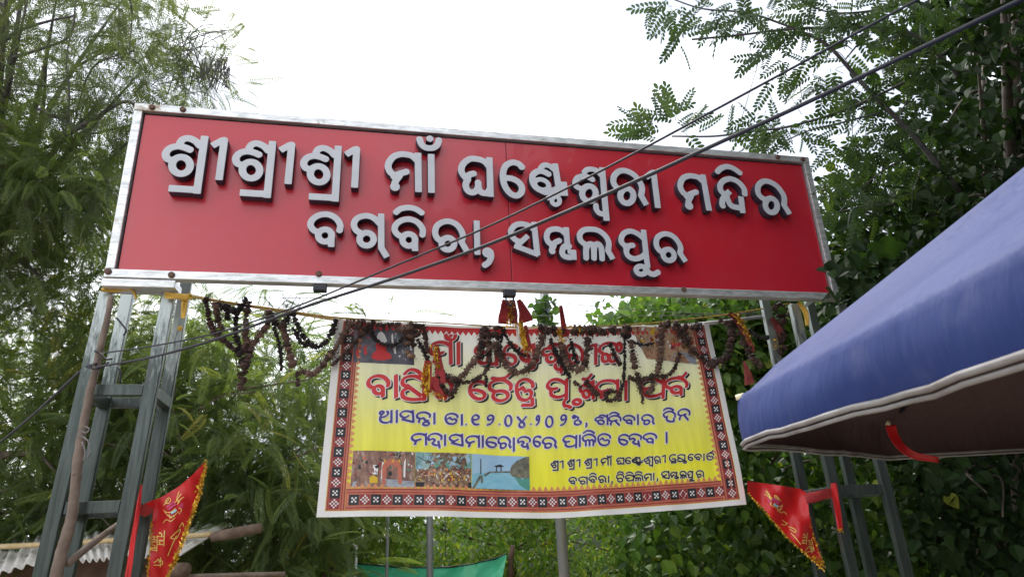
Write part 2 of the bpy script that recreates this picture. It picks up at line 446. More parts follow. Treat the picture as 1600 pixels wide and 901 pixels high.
# ---- letter strokes -> clean outlines -> meshes
def stroke_field(strokes, xs, ys, reach):
    """signed distance to a set of strokes on a grid, exact near the strokes"""
    out = np.full((len(ys), len(xs)), 1e3)
    for kind, pts, r in strokes:
        pts = np.asarray(pts, float); closed = kind == 'o'
        n = len(pts); segs = 1 if kind == 'd' else n if closed else n - 1
        for i in range(segs):
            a, b = pts[i], pts[(i + 1) % n]
            m = r + reach
            i0, i1 = np.searchsorted(xs, [min(a[0], b[0]) - m, max(a[0], b[0]) + m])
            j0, j1 = np.searchsorted(ys, [min(a[1], b[1]) - m, max(a[1], b[1]) + m])
            if i1 <= i0 or j1 <= j0: continue
            X, Y = xs[None, i0:i1] - a[0], ys[j0:j1, None] - a[1]
            ab = b - a; Ls = math.hypot(*ab)
            if kind == 'd' or Ls < 1e-9: dd = np.hypot(X, Y) - r
            else:
                e = ab / Ls; t = X * e[0] + Y * e[1]; pr = np.abs(Y * e[0] - X * e[1])
                lo = (i == 0 and not closed and kind != 'r'); hi = (i == segs - 1 and not closed)
                over = np.where(t < 0, -t, np.where(t > Ls, t - Ls, 0.0))
                dd = np.hypot(over, pr) - r
                if lo: dd = np.where(t < 0, np.maximum(pr - r, -t), dd)
                if hi: dd = np.where(t > Ls, np.maximum(pr - r, t - Ls), dd)
            out[j0:j1, i0:i1] = np.minimum(out[j0:j1, i0:i1], dd)
    return out

_SEG = {1: [(0, 3)], 2: [(1, 0)], 3: [(1, 3)], 4: [(2, 1)], 5: [(0, 3), (2, 1)], 6: [(2, 0)], 7: [(2, 3)], 8: [(3, 2)],
        9: [(0, 2)], 10: [(1, 0), (3, 2)], 11: [(1, 2)], 12: [(3, 1)], 13: [(0, 1)], 14: [(3, 0)]}
def rdp(p, eps):
    if len(p) < 3: return p
    keep = np.zeros(len(p), bool); keep[0] = keep[-1] = True
    st = [(0, len(p) - 1)]
    while st:
        a, b = st.pop()
        if b - a < 2: continue
        d = p[b] - p[a]; l = math.hypot(*d) or 1e-9
        q = p[a + 1:b] - p[a]
        h = np.abs(q[:, 0] * d[1] - q[:, 1] * d[0]) / l
        k = int(h.argmax())
        if h[k] > eps: keep[a + 1 + k] = True; st += [(a, a + 1 + k), (a + 1 + k, b)]
    return p[keep]
def outlines(strokes, h, grow=0.0):
    allp = np.vstack([np.asarray(s[1], float).reshape(-1, 2) for s in strokes])
    m = max(s[2] for s in strokes) + grow + 2 * h
    x0, y0 = allp.min(0) - m; x1, y1 = allp.max(0) + m
    xs = np.arange(x0, x1 + h, h); ys = np.arange(y0, y1 + h, h)
    F = stroke_field(strokes, xs, ys, grow + 2.5 * h) - grow
    F[np.abs(F) < 1e-9] = 1e-9
    ins = F < 0
    code = ins[:-1, :-1] * 1 + ins[:-1, 1:] * 2 + ins[1:, 1:] * 4 + ins[1:, :-1] * 8
    nxt, pos = {}, {}
    def ek(j, i, e): return (j, i, 0) if e == 0 else (j, i + 1, 1) if e == 1 else (j + 1, i, 0) if e == 2 else (j, i, 1)
    def pt(k):
        j, i, a = k
        f0 = F[j, i]; f1 = F[j, i + 1] if a == 0 else F[j + 1, i]
        t = f0 / (f0 - f1)
        return (xs[i] + h * t, ys[j]) if a == 0 else (xs[i], ys[j] + h * t)
    for j, i in np.argwhere((code > 0) & (code < 15)):
        for a, b in _SEG[int(code[j, i])]:
            nxt[ek(j, i, a)] = ek(j, i, b)
    loops = []
    while nxt:
        s = next(iter(nxt)); k = s; lp = []
        while k in nxt:
            lp.append(pt(k)); k = nxt.pop(k)
        if len(lp) > 6:
            q = np.array(lp); mid = len(q) // 2
            q = np.vstack([rdp(q[:mid + 1], h * 0.07)[:-1], rdp(np.vstack([q[mid:], q[:1]]), h * 0.07)[:-1]])
            loops.append(q)
    return loops
from mathutils.geometry import delaunay_2d_cdt
def fill(name, loops, extrude=0.0, bevel=0.0):
    if not extrude:
        vs, es = [], []
        for lp in loops:
            b = len(vs); n = len(lp)
            vs += [Vector((float(x), float(y))) for x, y in lp]
            es += [(b + i, b + (i + 1) % n) for i in range(n)]
        me = bpy.data.meshes.new(name)
        if not vs: return me
        v, e, f, *_ = delaunay_2d_cdt(vs, es, [], 0, 1e-7)
        P = np.array([(p.x, p.y) for p in v]); T = np.array([tuple(q) for q in f]); cc = P[T].mean(1)
        odd = np.zeros(len(cc), bool)                          # keep what lies inside an odd number of outlines
        for lp in loops:
            x0, y0 = lp[:, 0], lp[:, 1]; x1, y1 = np.roll(x0, -1), np.roll(y0, -1)
            up = (y0[None] > cc[:, 1:2]) != (y1[None] > cc[:, 1:2])
            xi = (x1 - x0)[None] * (cc[:, 1:2] - y0[None]) / (y1 - y0 + 1e-15)[None] + x0[None]
            odd ^= ((up & (cc[:, 0:1] < xi)).sum(1) % 2).astype(bool)
        me.from_pydata([(x, y, 0) for x, y in P], [], [tuple(map(int, q)) for q in T[odd]])
        return me
    cu = bpy.data.curves.new('outline', 'CURVE')
    cu.dimensions = '2D'; cu.fill_mode = 'BOTH' if extrude else 'FRONT'
    cu.extrude = extrude; cu.bevel_depth = bevel; cu.bevel_resolution = 1; cu.offset = -bevel
    for lp in loops:
        sp = cu.splines.new('POLY'); sp.points.add(len(lp) - 1)
        sp.points.foreach_set('co', np.hstack([lp, np.zeros((len(lp), 1)), np.ones((len(lp), 1))]).astype(np.float32).ravel())
        sp.use_cyclic_u = True
    ob = bpy.data.objects.new('outline', cu)
    me = bpy.data.meshes.new_from_object(ob)
    me.name = name
    bpy.data.objects.remove(ob); bpy.data.curves.remove(cu)
    return me

def c(*p): return ('l', catmull(p, 6), None)
def cr_(*p): return ('r', catmull(p, 6), None)
def l(*p): return ('l', np.array(p, float), None)
def o(cx, cy, rx, ry, rot=0):
    t = np.linspace(0, 2 * np.pi, 28, endpoint=False); a = R(rot)
    x, y = rx * np.cos(t), ry * np.sin(t)
    return ('o', np.stack([cx + x * math.cos(a) - y * math.sin(a), cy + x * math.sin(a) + y * math.cos(a)], 1), None)
def d(cx, cy, r): return ('d', np.array([[cx, cy]], float), r)
def thin(s, k): return (s[0], s[1], -k)       # a stroke of k times the usual width

CROP = dict(A=(240, 190, 6.4375), B=(460, 200, 6.0077), C=(700, 230, 6.0077), D=(880, 240, 7.511),
            E=(1040, 240, 6.932), F=(460, 310, 6.932), G=(640, 320, 6.932), Q=(840, 330, 6.4))
LW = 0.042                                     # letter face stands this far in front of the frame face
def px(cp, x, y): x0, y0, s = CROP[cp]; return x0 + x / s, y0 + y / s
def to_uv(cp, strokes, r):
    out = []
    for k, pts, w in strokes:
        q = np.array([uv(*px(cp, *p), LW) for p in pts])
        if k == 'd': out.append((k, q, w / CROP[cp][2] * 0.0047))
        else: out.append((k, q, r if w is None else -w * r))
    return out

GLYPH = {
 'shra': ('A', [l((516, 148), (434, 727)), l((472, 690), (150, 671)), c((470, 250), (425, 200), (355, 170), (295, 182), (262, 222)),
                c((376, 289), (312, 262), (240, 250), (165, 270), (123, 320), (136, 372), (185, 390)), o(277, 442, 91, 84)]),
 'ii': ('A', [cr_((712, 188), (684, 390), (657, 588)), ('l', np.array([(590, 245), (700, 186)], float), None), d(710, 190, 38)]),
 'ma': ('B', [l((1160, 235), (1165, 602)), c((1150, 305), (1105, 265), (1050, 250), (990, 249), (925, 275), (881, 345), (897, 410), (945, 450)),
              c((925, 462), (985, 432), (1064, 409)), c((990, 445), (950, 500), (936, 555)), d(945, 552, 46)]),
 'aa': ('B', [l((1284, 245), (1287, 610))]),
 'bindu': ('B', [c((1173, 97), (1190, 150), (1225, 182), (1268, 191), (1312, 184), (1345, 155), (1357, 108)), d(1272, 102, 36)]),
 'gha': ('C', [l((388, 98), (400, 467)), c((392, 190), (340, 135), (270, 112), (200, 114), (142, 160), (125, 220), (150, 270), (195, 295)),
               c((155, 292), (205, 258), (247, 248)), c((190, 298), (167, 348), (180, 400), (222, 426), (262, 412), (283, 372), (283, 325)),
               c((283, 365), (300, 412), (335, 432), (375, 427), (392, 395))]),
 'e': ('C', [cr_((694, 186), (660, 156), (600, 145), (540, 178), (515, 260), (530, 355), (580, 430), (640, 456), (685, 430), (694, 378), (662, 328), (606, 298), (550, 290), (520, 300)), d(692, 186, 36)]),
 'nta': ('C', [l((1003, 155), (1042, 400)), thin(c((1000, 215), (950, 176), (900, 170), (866, 205)), .9), thin(c((950, 258), (905, 233), (850, 225), (800, 258), (792, 310), (812, 362), (855, 398), (925, 425)), 1),
               thin(o(880, 352, 68, 46, 20), .8), c((850, 395), (920, 425), (985, 408), (1035, 385)), l((1087, 325), (1098, 455)), thin(c((1010, 395), (1050, 432), (1098, 425)), .9),
               thin(o(1012, 502, 36, 38), .75), thin(l((928, 482), (985, 462)), .75), thin(l((960, 420), (1000, 470)), .8)]),
 'shwa': ('D', [l((455, 165), (510, 790)), thin(c((445, 255), (400, 205), (340, 185), (280, 190), (243, 225)), .9), thin(c((352, 310), (300, 280), (230, 268), (170, 285), (142, 335), (155, 385), (205, 412)), .95),
                o(303, 470, 80, 88), thin(c((386, 600), (390, 655), (430, 702), (500, 712)), .9)]),
 'ra': ('D', [c((690, 428), (630, 400), (590, 340), (600, 262), (660, 207), (740, 205), (830, 250), (890, 320), (925, 400), (916, 490)), l((922, 470), (912, 490), (978, 605)), o(748, 497, 77, 87)]),
 'nd': ('E', [c((857, 448), (850, 385), (800, 320), (740, 283), (680, 276), (620, 300), (590, 350), (600, 405), (645, 445)), c((655, 440), (618, 500), (612, 560)), d(618, 565, 40),
              l((625, 470), (697, 408)), c((660, 455), (680, 515), (708, 562), (762, 582), (822, 590)), l((815, 465), (838, 645))]),
 'i': ('E', [c((556, 203), (600, 160), (665, 142), (735, 162), (817, 219))]),
 'ba': ('F', [c((488, 357), (497, 290), (460, 225), (400, 185), (330, 172), (250, 190), (192, 235), (175, 290), (205, 340), (265, 372)), o(332, 402, 73, 66), l((402, 400), (398, 525))]),
 'gh': ('F', [c((735, 385), (670, 345), (645, 285), (670, 225), (730, 195), (800, 190), (870, 220), (935, 285)), o(783, 442, 77, 70), l((940, 165), (941, 535), (1003, 637))]),
 'iF': ('F', [c((1093, 157), (1150, 114), (1240, 100), (1320, 118), (1389, 164))]),
 'raG': ('G', [c((360, 400), (302, 365), (277, 300), (300, 225), (370, 184), (440, 182), (510, 215), (560, 280), (578, 345), (560, 400)), l((570, 380), (560, 400), (620, 500)), o(415, 422, 69, 65)]),
 'aaG': ('G', [l((727, 172), (735, 540))]),
 'comma': ('G', [c((876, 500), (884, 560), (857, 622), (806, 658)), d(846, 517, 60)]),
 'sa': ('G', [l((1345, 187), (1386, 548)), c((1345, 265), (1290, 225), (1210, 207), (1140, 225), (1097, 285), (1118, 350), (1165, 390), (1215, 402)),
              thin(l((1283, 335), (1170, 436)), .9), thin(l((1135, 441), (1397, 542)), .95)]),
 'mba': ('Q', [l((285, 162), (302, 385)), c((282, 230), (235, 190), (170, 178), (110, 200), (90, 260), (110, 310), (155, 335)), c((135, 352), (180, 312), (224, 292)), c((165, 340), (142, 385), (146, 405)), d(152, 402, 30),
               c((325, 350), (272, 350), (246, 400), (262, 445), (315, 462), (362, 452)), thin(l((300, 404), (380, 410)), .8), l((357, 388), (364, 485))]),
 'la': ('Q', [c((480, 335), (430, 292), (422, 232), (460, 190), (530, 180), (610, 195), (680, 250), (712, 320), (703, 400)), l((710, 370), (704, 396), (755, 480)),
              c((487, 480), (484, 400), (500, 345), (530, 326), (555, 345), (563, 400), (565, 483)), c((563, 400), (575, 342), (608, 328), (635, 362), (643, 420), (646, 486)), l((487, 480), (484, 330))]),
 'pa': ('Q', [l((1058, 185), (1095, 520)), c((1058, 270), (1000, 225), (930, 200), (865, 220), (835, 280), (855, 330), (905, 355)), c((875, 368), (915, 346), (958, 340)), c((905, 350), (887, 400), (910, 450), (970, 476), (1040, 458), (1085, 418))]),
 'u': ('Q', [l((1095, 505), (1103, 565)), thin(o(1035, 590, 50, 40, 10), .95), c((1082, 560), (1112, 612), (1160, 630), (1214, 606))]),
 'raQ': None,
}
R1, R2 = 0.0258, 0.0230
UV = {}
for k_, g_ in GLYPH.items():
    if g_: UV[k_] = to_uv(g_[0], g_[1], R2 if g_[0] in 'FGQ' else R1)
def moved(key, a, b):
    """the same letter again: anchor place a (crop, x, y) carried to place b"""
    dv = uv(*px(*b), LW) - uv(*px(*a), LW)
    return [(k, p + dv, r) for k, p, r in UV[key]]

sign = empty('temple_sign', S(W / 2, 0), 'long red gate sign board with raised grey Odia letters in a steel frame', 'sign board')
FW = 0.057                                     # frame bar width
def bar(u0, v0, u1, v1, w0, w1, name, m, parent, bw=0.004):
    return bevel_box(name, S(u0, v0, w0), EX * (u1 - u0), EZ * (v1 - v0), NN * (w1 - w0), m, parent, bw)
bar(0, H - FW, W, H, -0.075, 0, 'frame_bar', MAT['frame'], sign)
bar(0, 0, W, FW, -0.075, 0, 'frame_bar', MAT['frame'], sign)
bar(0.002, FW + .002, FW, H - FW - .002, -0.073, -0.002, 'frame_bar', MAT['frame'], sign)
bar(W - FW, FW + .002, W - .002, H - FW - .002, -0.073, -0.002, 'frame_bar', MAT['frame'], sign)
# two red sheets that meet at a seam, and the tray behind them
seam = uv(795, 330, -0.03)[0]
PAN = -0.028
g = 0.012
bar(FW + g, FW + g * .3, seam - .0025, H - FW - g * 1.4, PAN - 0.006, PAN, 'sign_panel', MAT['red'], sign, 0.002)
bar(seam + .0025, FW + g * .3, W - FW - g, H - FW - g * 1.4, PAN - 0.006, PAN, 'sign_panel', MAT['red'], sign, 0.002)
bar(FW * .5, FW * .5, W - FW * .5, H - FW * .5, -0.06, PAN - 0.012, 'back_tray', MAT['gap_shadow'], sign)

T_L = 0.066                                     # letter thickness
def letter(strokes, parent, name='letter'):
    loops = outlines(strokes, 0.0042)
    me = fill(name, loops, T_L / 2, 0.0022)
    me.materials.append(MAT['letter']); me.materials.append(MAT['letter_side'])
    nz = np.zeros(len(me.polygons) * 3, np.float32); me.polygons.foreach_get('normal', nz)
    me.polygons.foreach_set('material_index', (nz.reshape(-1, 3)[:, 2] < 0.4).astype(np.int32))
    ob = bpy.data.objects.new(name, me); col.objects.link(ob)
    mtx = Matrix.Identity(4); base = S(0, 0, LW - T_L / 2)
    for i in range(3): mtx[i][0], mtx[i][1], mtx[i][2], mtx[i][3] = EX[i], EZ[i], NN[i], base[i]
    ob.matrix_world = mtx
    ob.parent = parent; ob.matrix_parent_inverse = parent.matrix_world.inverted()
    return ob
U = UV
for st in [U['shra'], moved('shra', ('A', 516, 148), ('A', 1198, 200)), moved('shra', ('A', 516, 148), ('B', 413, 170)),
           U['ii'], moved('ii', ('A', 657, 588), ('A', 1352, 628)), moved('ii', ('A', 657, 588), ('B', 565, 560)), moved('ii', ('A', 657, 588), ('D', 1112, 638)),
           U['ma'], U['aa'], U['bindu'][:1], U['bindu'][1:], U['gha'], U['e'], U['nta'], U['shwa'], U['ra'],
           moved('ma', ('B', 1165, 602), ('E', 472, 618)), U['nd'], U['i'], moved('ra', ('D', 748, 497), ('E', 1145, 562)),
           U['ba'], U['gh'], moved('ba', ('F', 332, 402), ('F', 1240, 450)), U['iF'], U['raG'], U['aaG'], U['comma'], U['sa'], U['mba'], U['la'], U['pa'] + U['u'],
           moved('raG', ('G', 415, 422), ('Q', 1310, 437))]:
    letter(st, sign)

def bolt(P, parent, r=0.022, hgt=0.016, axis=None):
    a = NN if axis is None else axis
    v, f = tube_vf([P - a * 0.004, P + a * hgt * .55, P + a * hgt], [r, r, r * .72], 8)
    return mesh('bolt', v, f, MAT['bolt'], parent)
for bx, by in [(238, 168), (286, 171), (169, 424), (268, 430), (498, 428), (1214, 243), (1254, 249), (1068, 452)]:
    uu = uv(bx, by); bolt(S(uu[0], min(max(uu[1], 0.026), H - 0.026)), sign)
for bx, by in [(500, 445), (797, 460)]:        # two small black clamps under the lower bar
    uu = uv(bx, by)
    bar(uu[0] - .045, -0.05, uu[0] + .045, -0.003, -0.06, 0.004, 'clamp', MAT['black'], sign, 0.006)
u1 = uv(797, 460)[0]
for s in (-.03, .03):                          # hook wires of the right clamp
    tube('hook', [S(u1 + s, -0.05, -0.02), S(u1 + s * .8, -0.085, -0.02), S(u1, -0.125, -0.02)], 0.006, MAT['black'], sign)

# ================================================================ the two lattice gate towers
def solve_u(px_, py_, w):                      # sign-frame u of a vertical post seen at this place, standing w in front of the face
    o_ = SO + EN * w
    p = hit(px_, py_, o_, EN) - SO
    return p @ EX, p[2]
PW, PD = 0.080, 0.045
def tower(spots, top, rungs, label, splay=0.0):
    e = empty('gate_tower', S(*[0.2, 0]) * [1, 1, 0], label, 'gate tower', 'steel lattice towers of the gate')
    xy = []
    for (u, w, zt) in spots:
        b = SO + EX * (u - PW / 2) + EN * (w - PD / 2); b = np.array([b[0], b[1], 0.0])
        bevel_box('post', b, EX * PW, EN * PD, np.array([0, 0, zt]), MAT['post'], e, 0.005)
        xy.append((u, w))
    for (i, j, z, hh, m) in rungs:
        (ua, wa), (ub, wb) = xy[i], xy[j]
        a = SO + EX * ua + EN * wa; b = SO + EX * ub + EN * wb
        dirv = (b - a); dirv[2] = 0; Ld = np.linalg.norm(dirv); dirv /= Ld
        side = np.array([-dirv[1], dirv[0], 0])
        pw = PW if abs(dirv @ EX) > .7 else PD; sw = .034 if pw == PW else .06
        p = a + dirv * (pw / 2 + .002) - side * sw / 2; p[2] = z
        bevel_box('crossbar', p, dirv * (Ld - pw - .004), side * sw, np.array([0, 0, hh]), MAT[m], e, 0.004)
    if splay:                                  # the legs lean out a little towards the ground
        for ch in e.children:
            v = np.zeros(len(ch.data.vertices) * 3, np.float32); ch.data.vertices.foreach_get('co', v); v = v.reshape(-1, 3)
            v -= (EX * splay)[None] * np.clip(top - v[:, 2:3], 0, 9)
            ch.data.vertices.foreach_set('co', v.ravel().astype(np.float32)); ch.data.update()
    return e
def zat(px_, py_, w): return solve_u(px_, py_, w)[1] + SO[2]
wf, wb = -0.13, -0.50
uFL = solve_u(168, 454, wf)[0]; uFR = solve_u(265, 459, wf)[0]
ztop = SO[2] - 0.055
TD = wb - wf
spL = [(uFL, wf, ztop), (uFR, wf, ztop), (uFL, wb, SO[2] + .16), (uFR, wb, SO[2] + .4)]
z1 = zat(190, 618, wf); z2 = zat(150, 802, wf)
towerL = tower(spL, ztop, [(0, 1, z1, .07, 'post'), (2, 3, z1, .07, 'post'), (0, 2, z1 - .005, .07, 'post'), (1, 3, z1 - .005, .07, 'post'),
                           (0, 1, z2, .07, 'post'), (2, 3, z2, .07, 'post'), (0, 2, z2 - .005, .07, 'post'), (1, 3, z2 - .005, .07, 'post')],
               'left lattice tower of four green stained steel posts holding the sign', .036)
towerL.location.z = 0
# top beam across the two front posts, under the sign frame
bevel_box('top_beam', S(-.01, -.058, -.17), EX * (uFR + .07), EZ * .055, NN * .16, MAT['frame'], towerL, .004)
uR1 = solve_u(1243, 490, wf)[0]; uR2 = uR1 + (uFR - uFL) * 1.17
zr = zat(1350, 772, wf)
spR = [(uR1, wf, SO[2] - .004), (uR2, wf, SO[2] - .004), (uR1, wb, SO[2] + .3), (uR2, wb, SO[2] + .3)]
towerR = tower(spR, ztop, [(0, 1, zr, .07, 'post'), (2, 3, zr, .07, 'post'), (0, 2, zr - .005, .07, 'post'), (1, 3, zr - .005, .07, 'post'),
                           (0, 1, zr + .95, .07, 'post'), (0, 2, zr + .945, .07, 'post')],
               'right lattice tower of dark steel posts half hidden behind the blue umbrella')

# ================================================================ the printed banner
bw0 = -0.56
o0 = SO + EN * bw0
def on_w(px_, py_, w): return hit(px_, py_, SO + EN * w, EN)
bTL, bTR = on_w(526, 498, bw0), on_w(1107, 506, bw0)
bBL = on_w(494, 807, bw0 + 0.10)
BU = (bTR - bTL); BU /= np.linalg.norm(BU)
BN = np.cross(BU, bTL - bBL); BN /= np.linalg.norm(BN)
BV = np.cross(BN, BU)
if BN @ EN < 0: BN = -BN
def b2(px_, py_):
    p = hit(px_, py_, bTL, BN) - bTL
    return np.array([p @ BU, p @ BV])
def B3(s, off=0.0):
    s = np.atleast_2d(s)
    x, y = s[:, 0], s[:, 1]
    rip = 1.35 * 0.010 * np.sin(x * 5.1 + y * 1.3) + 0.006 * np.sin(x * 11.3 - y * 3.0 + 1) + 0.004 * np.sin(y * 9 + x * 2) + 0.003 * np.sin(x * 23 + 2) + 0.010 * np.exp(y * 2.2) * np.sin(x * 8.3 + .6)
    return bTL + x[:, None] * BU + y[:, None] * BV + (rip + off)[:, None] * BN
def edge(pts, n=60):
    q = catmull([b2(*p) for p in pts], 12)
    dd = np.concatenate([[0], np.cumsum(np.linalg.norm(np.diff(q, axis=0), axis=1))]); dd /= dd[-1]
    def f(t): return np.stack([np.interp(t, dd, q[:, 0]), np.interp(t, dd, q[:, 1])], -1)
    return f
eT = edge([(526, 498), (680, 506), (830, 511), (970, 509), (1107, 504)])
eB = edge([(494, 807), (620, 806), (760, 808), (880, 808.5), (1020, 799), (1165, 788)])
eL = edge([(494, 807), (509, 660), (526, 498)])
eR = edge([(1165, 788), (1137, 645), (1107, 504)])
def AB(a, b):
    """cloth coordinates: a from left to right, b from bottom to top"""
    a = np.asarray(a, float).ravel(); b = np.asarray(b, float).ravel()
    cB, cT, cL, cR = eB(a), eT(a), eL(b), eR(b)
    c00, c10, c01, c11 = eB(np.array([0.])), eB(np.array([1.])), eT(np.array([0.])), eT(np.array([1.]))
    A_, B_ = a[:, None], b[:, None]
    return (1 - B_) * cB + B_ * cT + (1 - A_) * cL + A_ * cR - ((1 - A_) * (1 - B_) * c00 + A_ * (1 - B_) * c10 + (1 - A_) * B_ * c01 + A_ * B_ * c11)

def banner_cloth_mat():
    m = bpy.data.materials.new('printed banner cloth'); m.use_nodes = True
    t = m.node_tree; b = t.nodes['Principled BSDF']; b.inputs['Roughness'].default_value = 0.5
    uvn = t.nodes.new('ShaderNodeUVMap'); uvn.uv_map = 'cloth'
    sx = t.nodes.new('ShaderNodeSeparateXYZ'); t.links.new(uvn.outputs['UV'], sx.inputs['Vector'])
    r = t.nodes.new('ShaderNodeValToRGB')
    el = r.color_ramp.elements
    el[0].position = 0.0; el[0].color = (0.74, 0.70, 0.03, 1)
    el[1].position = 0.98; el[1].color = (0.8, 0.8, 0.78, 1)
    for p, cc in [(0.25, (0.74, 0.71, 0.05)), (0.42, (0.73, 0.71, 0.13)), (0.6, (0.73, 0.73, 0.32)), (0.78, (0.76, 0.76, 0.54)), (0.9, (0.79, 0.79, 0.72))]:
        e = el.new(p); e.color = (*cc, 1)
    t.links.new(sx.outputs['Y'], r.inputs['Fac'])
    # worn creases: thin dark scratches running down the vinyl
    n = t.nodes.new('ShaderNodeTexNoise'); n.inputs['Scale'].default_value = 3.2; n.inputs['Detail'].default_value = 6
    tcn = t.nodes.new('ShaderNodeTexCoord'); mpn = t.nodes.new('ShaderNodeMapping'); mpn.inputs['Scale'].default_value = (5, 5, 0.5)
    t.links.new(tcn.outputs['Object'], mpn.inputs['Vector']); t.links.new(mpn.outputs['Vector'], n.inputs['Vector'])
    mm = t.nodes.new('ShaderNodeMapRange'); mm.inputs['From Min'].default_value = 0.3; mm.inputs['From Max'].default_value = 0.7; mm.inputs['To Min'].default_value = 0.86; mm.inputs['To Max'].default_value = 1.06
    hv = t.nodes.new('ShaderNodeHueSaturation'); t.links.new(n.outputs['Fac'], mm.inputs['Value']); t.links.new(mm.outputs['Result'], hv.inputs['Value'])
    t.links.new(r.outputs['Color'], hv.inputs['Color']); t.links.new(hv.outputs['Color'], b.inputs['Base Color'])
    tl_ = t.nodes.new('ShaderNodeBsdfTranslucent'); t.links.new(hv.outputs['Color'], tl_.inputs['Color'])      # thin vinyl: some sky light comes through
    ms = t.nodes.new('ShaderNodeMixShader'); ms.inputs[0].default_value = 0.3
    t.links.new(b.outputs[0], ms.inputs[1]); t.links.new(tl_.outputs[0], ms.inputs[2]); t.links.new(ms.outputs[0], t.nodes['Material Output'].inputs['Surface'])
    bp = t.nodes.new('ShaderNodeBump'); bp.inputs['Strength'].default_value = 0.25; bp.inputs['Distance'].default_value = 0.02
    t.links.new(n.outputs['Fac'], bp.inputs['Height']); t.links.new(bp.outputs['Normal'], b.inputs['Normal'])
    return m
banner = empty('festival_banner', bTL, 'yellow and white printed festival banner with patterned red border hung under the sign', 'banner')
NA, NB = 120, 60
ga, gb = np.meshgrid(np.linspace(0, 1, NA), np.linspace(0, 1, NB))
cv = B3(AB(ga, gb))
grid = lambda na, nb: np.array([(j * na + i, j * na + i + 1, (j + 1) * na + i + 1, (j + 1) * na + i) for j in range(nb - 1) for i in range(na - 1)])
GF = grid(NA, NB)
cloth = mesh('banner_cloth', cv, GF, banner_cloth_mat(), banner, smooth=True)
uvl = cloth.data.uv_layers.new(name='cloth')
uvd = np.stack([ga.ravel(), gb.ravel()], 1)[GF.ravel()]
uvl.data.foreach_set('uv', uvd.astype(np.float32).ravel())

def patch(name, a0, a1, b0, b1, m, off, na=60, nb=6):
    x, y = np.meshgrid(np.linspace(a0, a1, na), np.linspace(b0, b1, nb))
    return mesh(name, B3(AB(x, y), off), grid(na, nb), m, banner, smooth=True)
patch('margin', 0, .016, 0, 1, MAT['white_print'], .0022, 4, 60)
patch('margin', .016, 1, 0, .026, MAT['white_print'], .0022, 100, 3)
patch('margin', .985, 1, .026, 1, MAT['white_print'], .0022, 4, 60)
patch('border_band', .017, .056, .028, .985, MAT['orange_print'], .0024, 6, 60)
patch('border_band', .946, .984, .028, .985, MAT['orange_print'], .0024, 6, 60)
patch('border_band', .0565, .9455, .028, .128, MAT['orange_print'], .0024, 100, 8)
patch('border_band', .0565, .9455, .962, .985, MAT['red_print'], .0024, 100, 4)
for a_ in (.0195, .0475, .0535): patch('border_line', a_, a_ + .0022, .03, .985, MAT['maroon_print'], .0032, 2, 50)
for a_ in (.9475, .9535, .9805): patch('border_line', a_, a_ + .0022, .03, .985, MAT['maroon_print'], .0032, 2, 50)
for b_ in (.038, .107, .121): patch('border_line', .058, .944, b_, b_ + .004, MAT['maroon_print'], .0032, 100, 2)

def quads(name, cells, m, off):
    """many small printed patches, each given by its four corners in cloth coordinates"""
    q = np.array(cells)                                        # n x k x 2
    n, k = q.shape[:2]
    P = B3(AB(q[..., 0].ravel(), q[..., 1].ravel()), off)
    F = np.arange(n * k).reshape(n, k)
    tag(mesh(name, P, F, m, banner), kind='stuff')
def rect(a, b, da, db): return [(a - da, b - db), (a + da, b - db), (a + da, b + db), (a - da, b + db)]
blk, red_, wht, tth = [], [], [], []
ASP = 656 / 300.0
def motif(a, b, ha, kind):
    hb = ha * ASP
    (blk if kind else red_).append(rect(a, b, ha * .98, hb * .98))
    s = ha * .98 * 2 / 6
    if kind:
        for i, j in [(-1, -1), (1, -1), (0, 0), (-1, 1), (1, 1)]:
            wht.append(rect(a + i * s * 1.0, b + j * s * ASP, s * .48, s * ASP * .48))
    else:
        for i in range(-2, 3):
            for j in range(-2, 3):
                if (i + j) % 2 == 0 and abs(i) + abs(j) <= 2 or (abs(i) + abs(j) == 2):
                    wht.append(rect(a + i * s * 1.05, b + j * s * ASP * 1.05, s * .46, s * ASP * .46))
for k in range(20):
    b_ = .06 + k * .0485
    motif(.034, b_, .0112, k % 2 == 1)
    motif(.967, b_, .0112, k % 2 == 1)
for k in range(38):
    motif(.075 + k * .0233, .0755, .0113, k % 2 == 0)
for k in range(62):
    a_ = .062 + k * .01425
    tth.append([(a_ - .0066, .129), (a_ + .0066, .129), (a_, .152)])
for k in range(27):
    b_ = .15 + k * .0305
    tth.append([(.0568, b_ - .014), (.0665, b_), (.0568, b_ + .014)])
    tth.append([(.9452, b_ - .014), (.9452, b_ + .014), (.9355, b_)])
top_t = [[(.066 + k * .0141 - .0066, .9615), (.066 + k * .0141, .94), (.066 + k * .0141 + .0066, .9615)] for k in range(62)]
quads('border_black_checks', blk, MAT['black_print'], .0036)
quads('border_maroon_checks', red_, MAT['maroon_print'], .0036)
quads('border_white_checks', wht, MAT['white_print'], .0048)
quads('border_teeth', tth, MAT['orange_tooth'], .0036)
quads('border_teeth', top_t, MAT['red_print'], .0036)

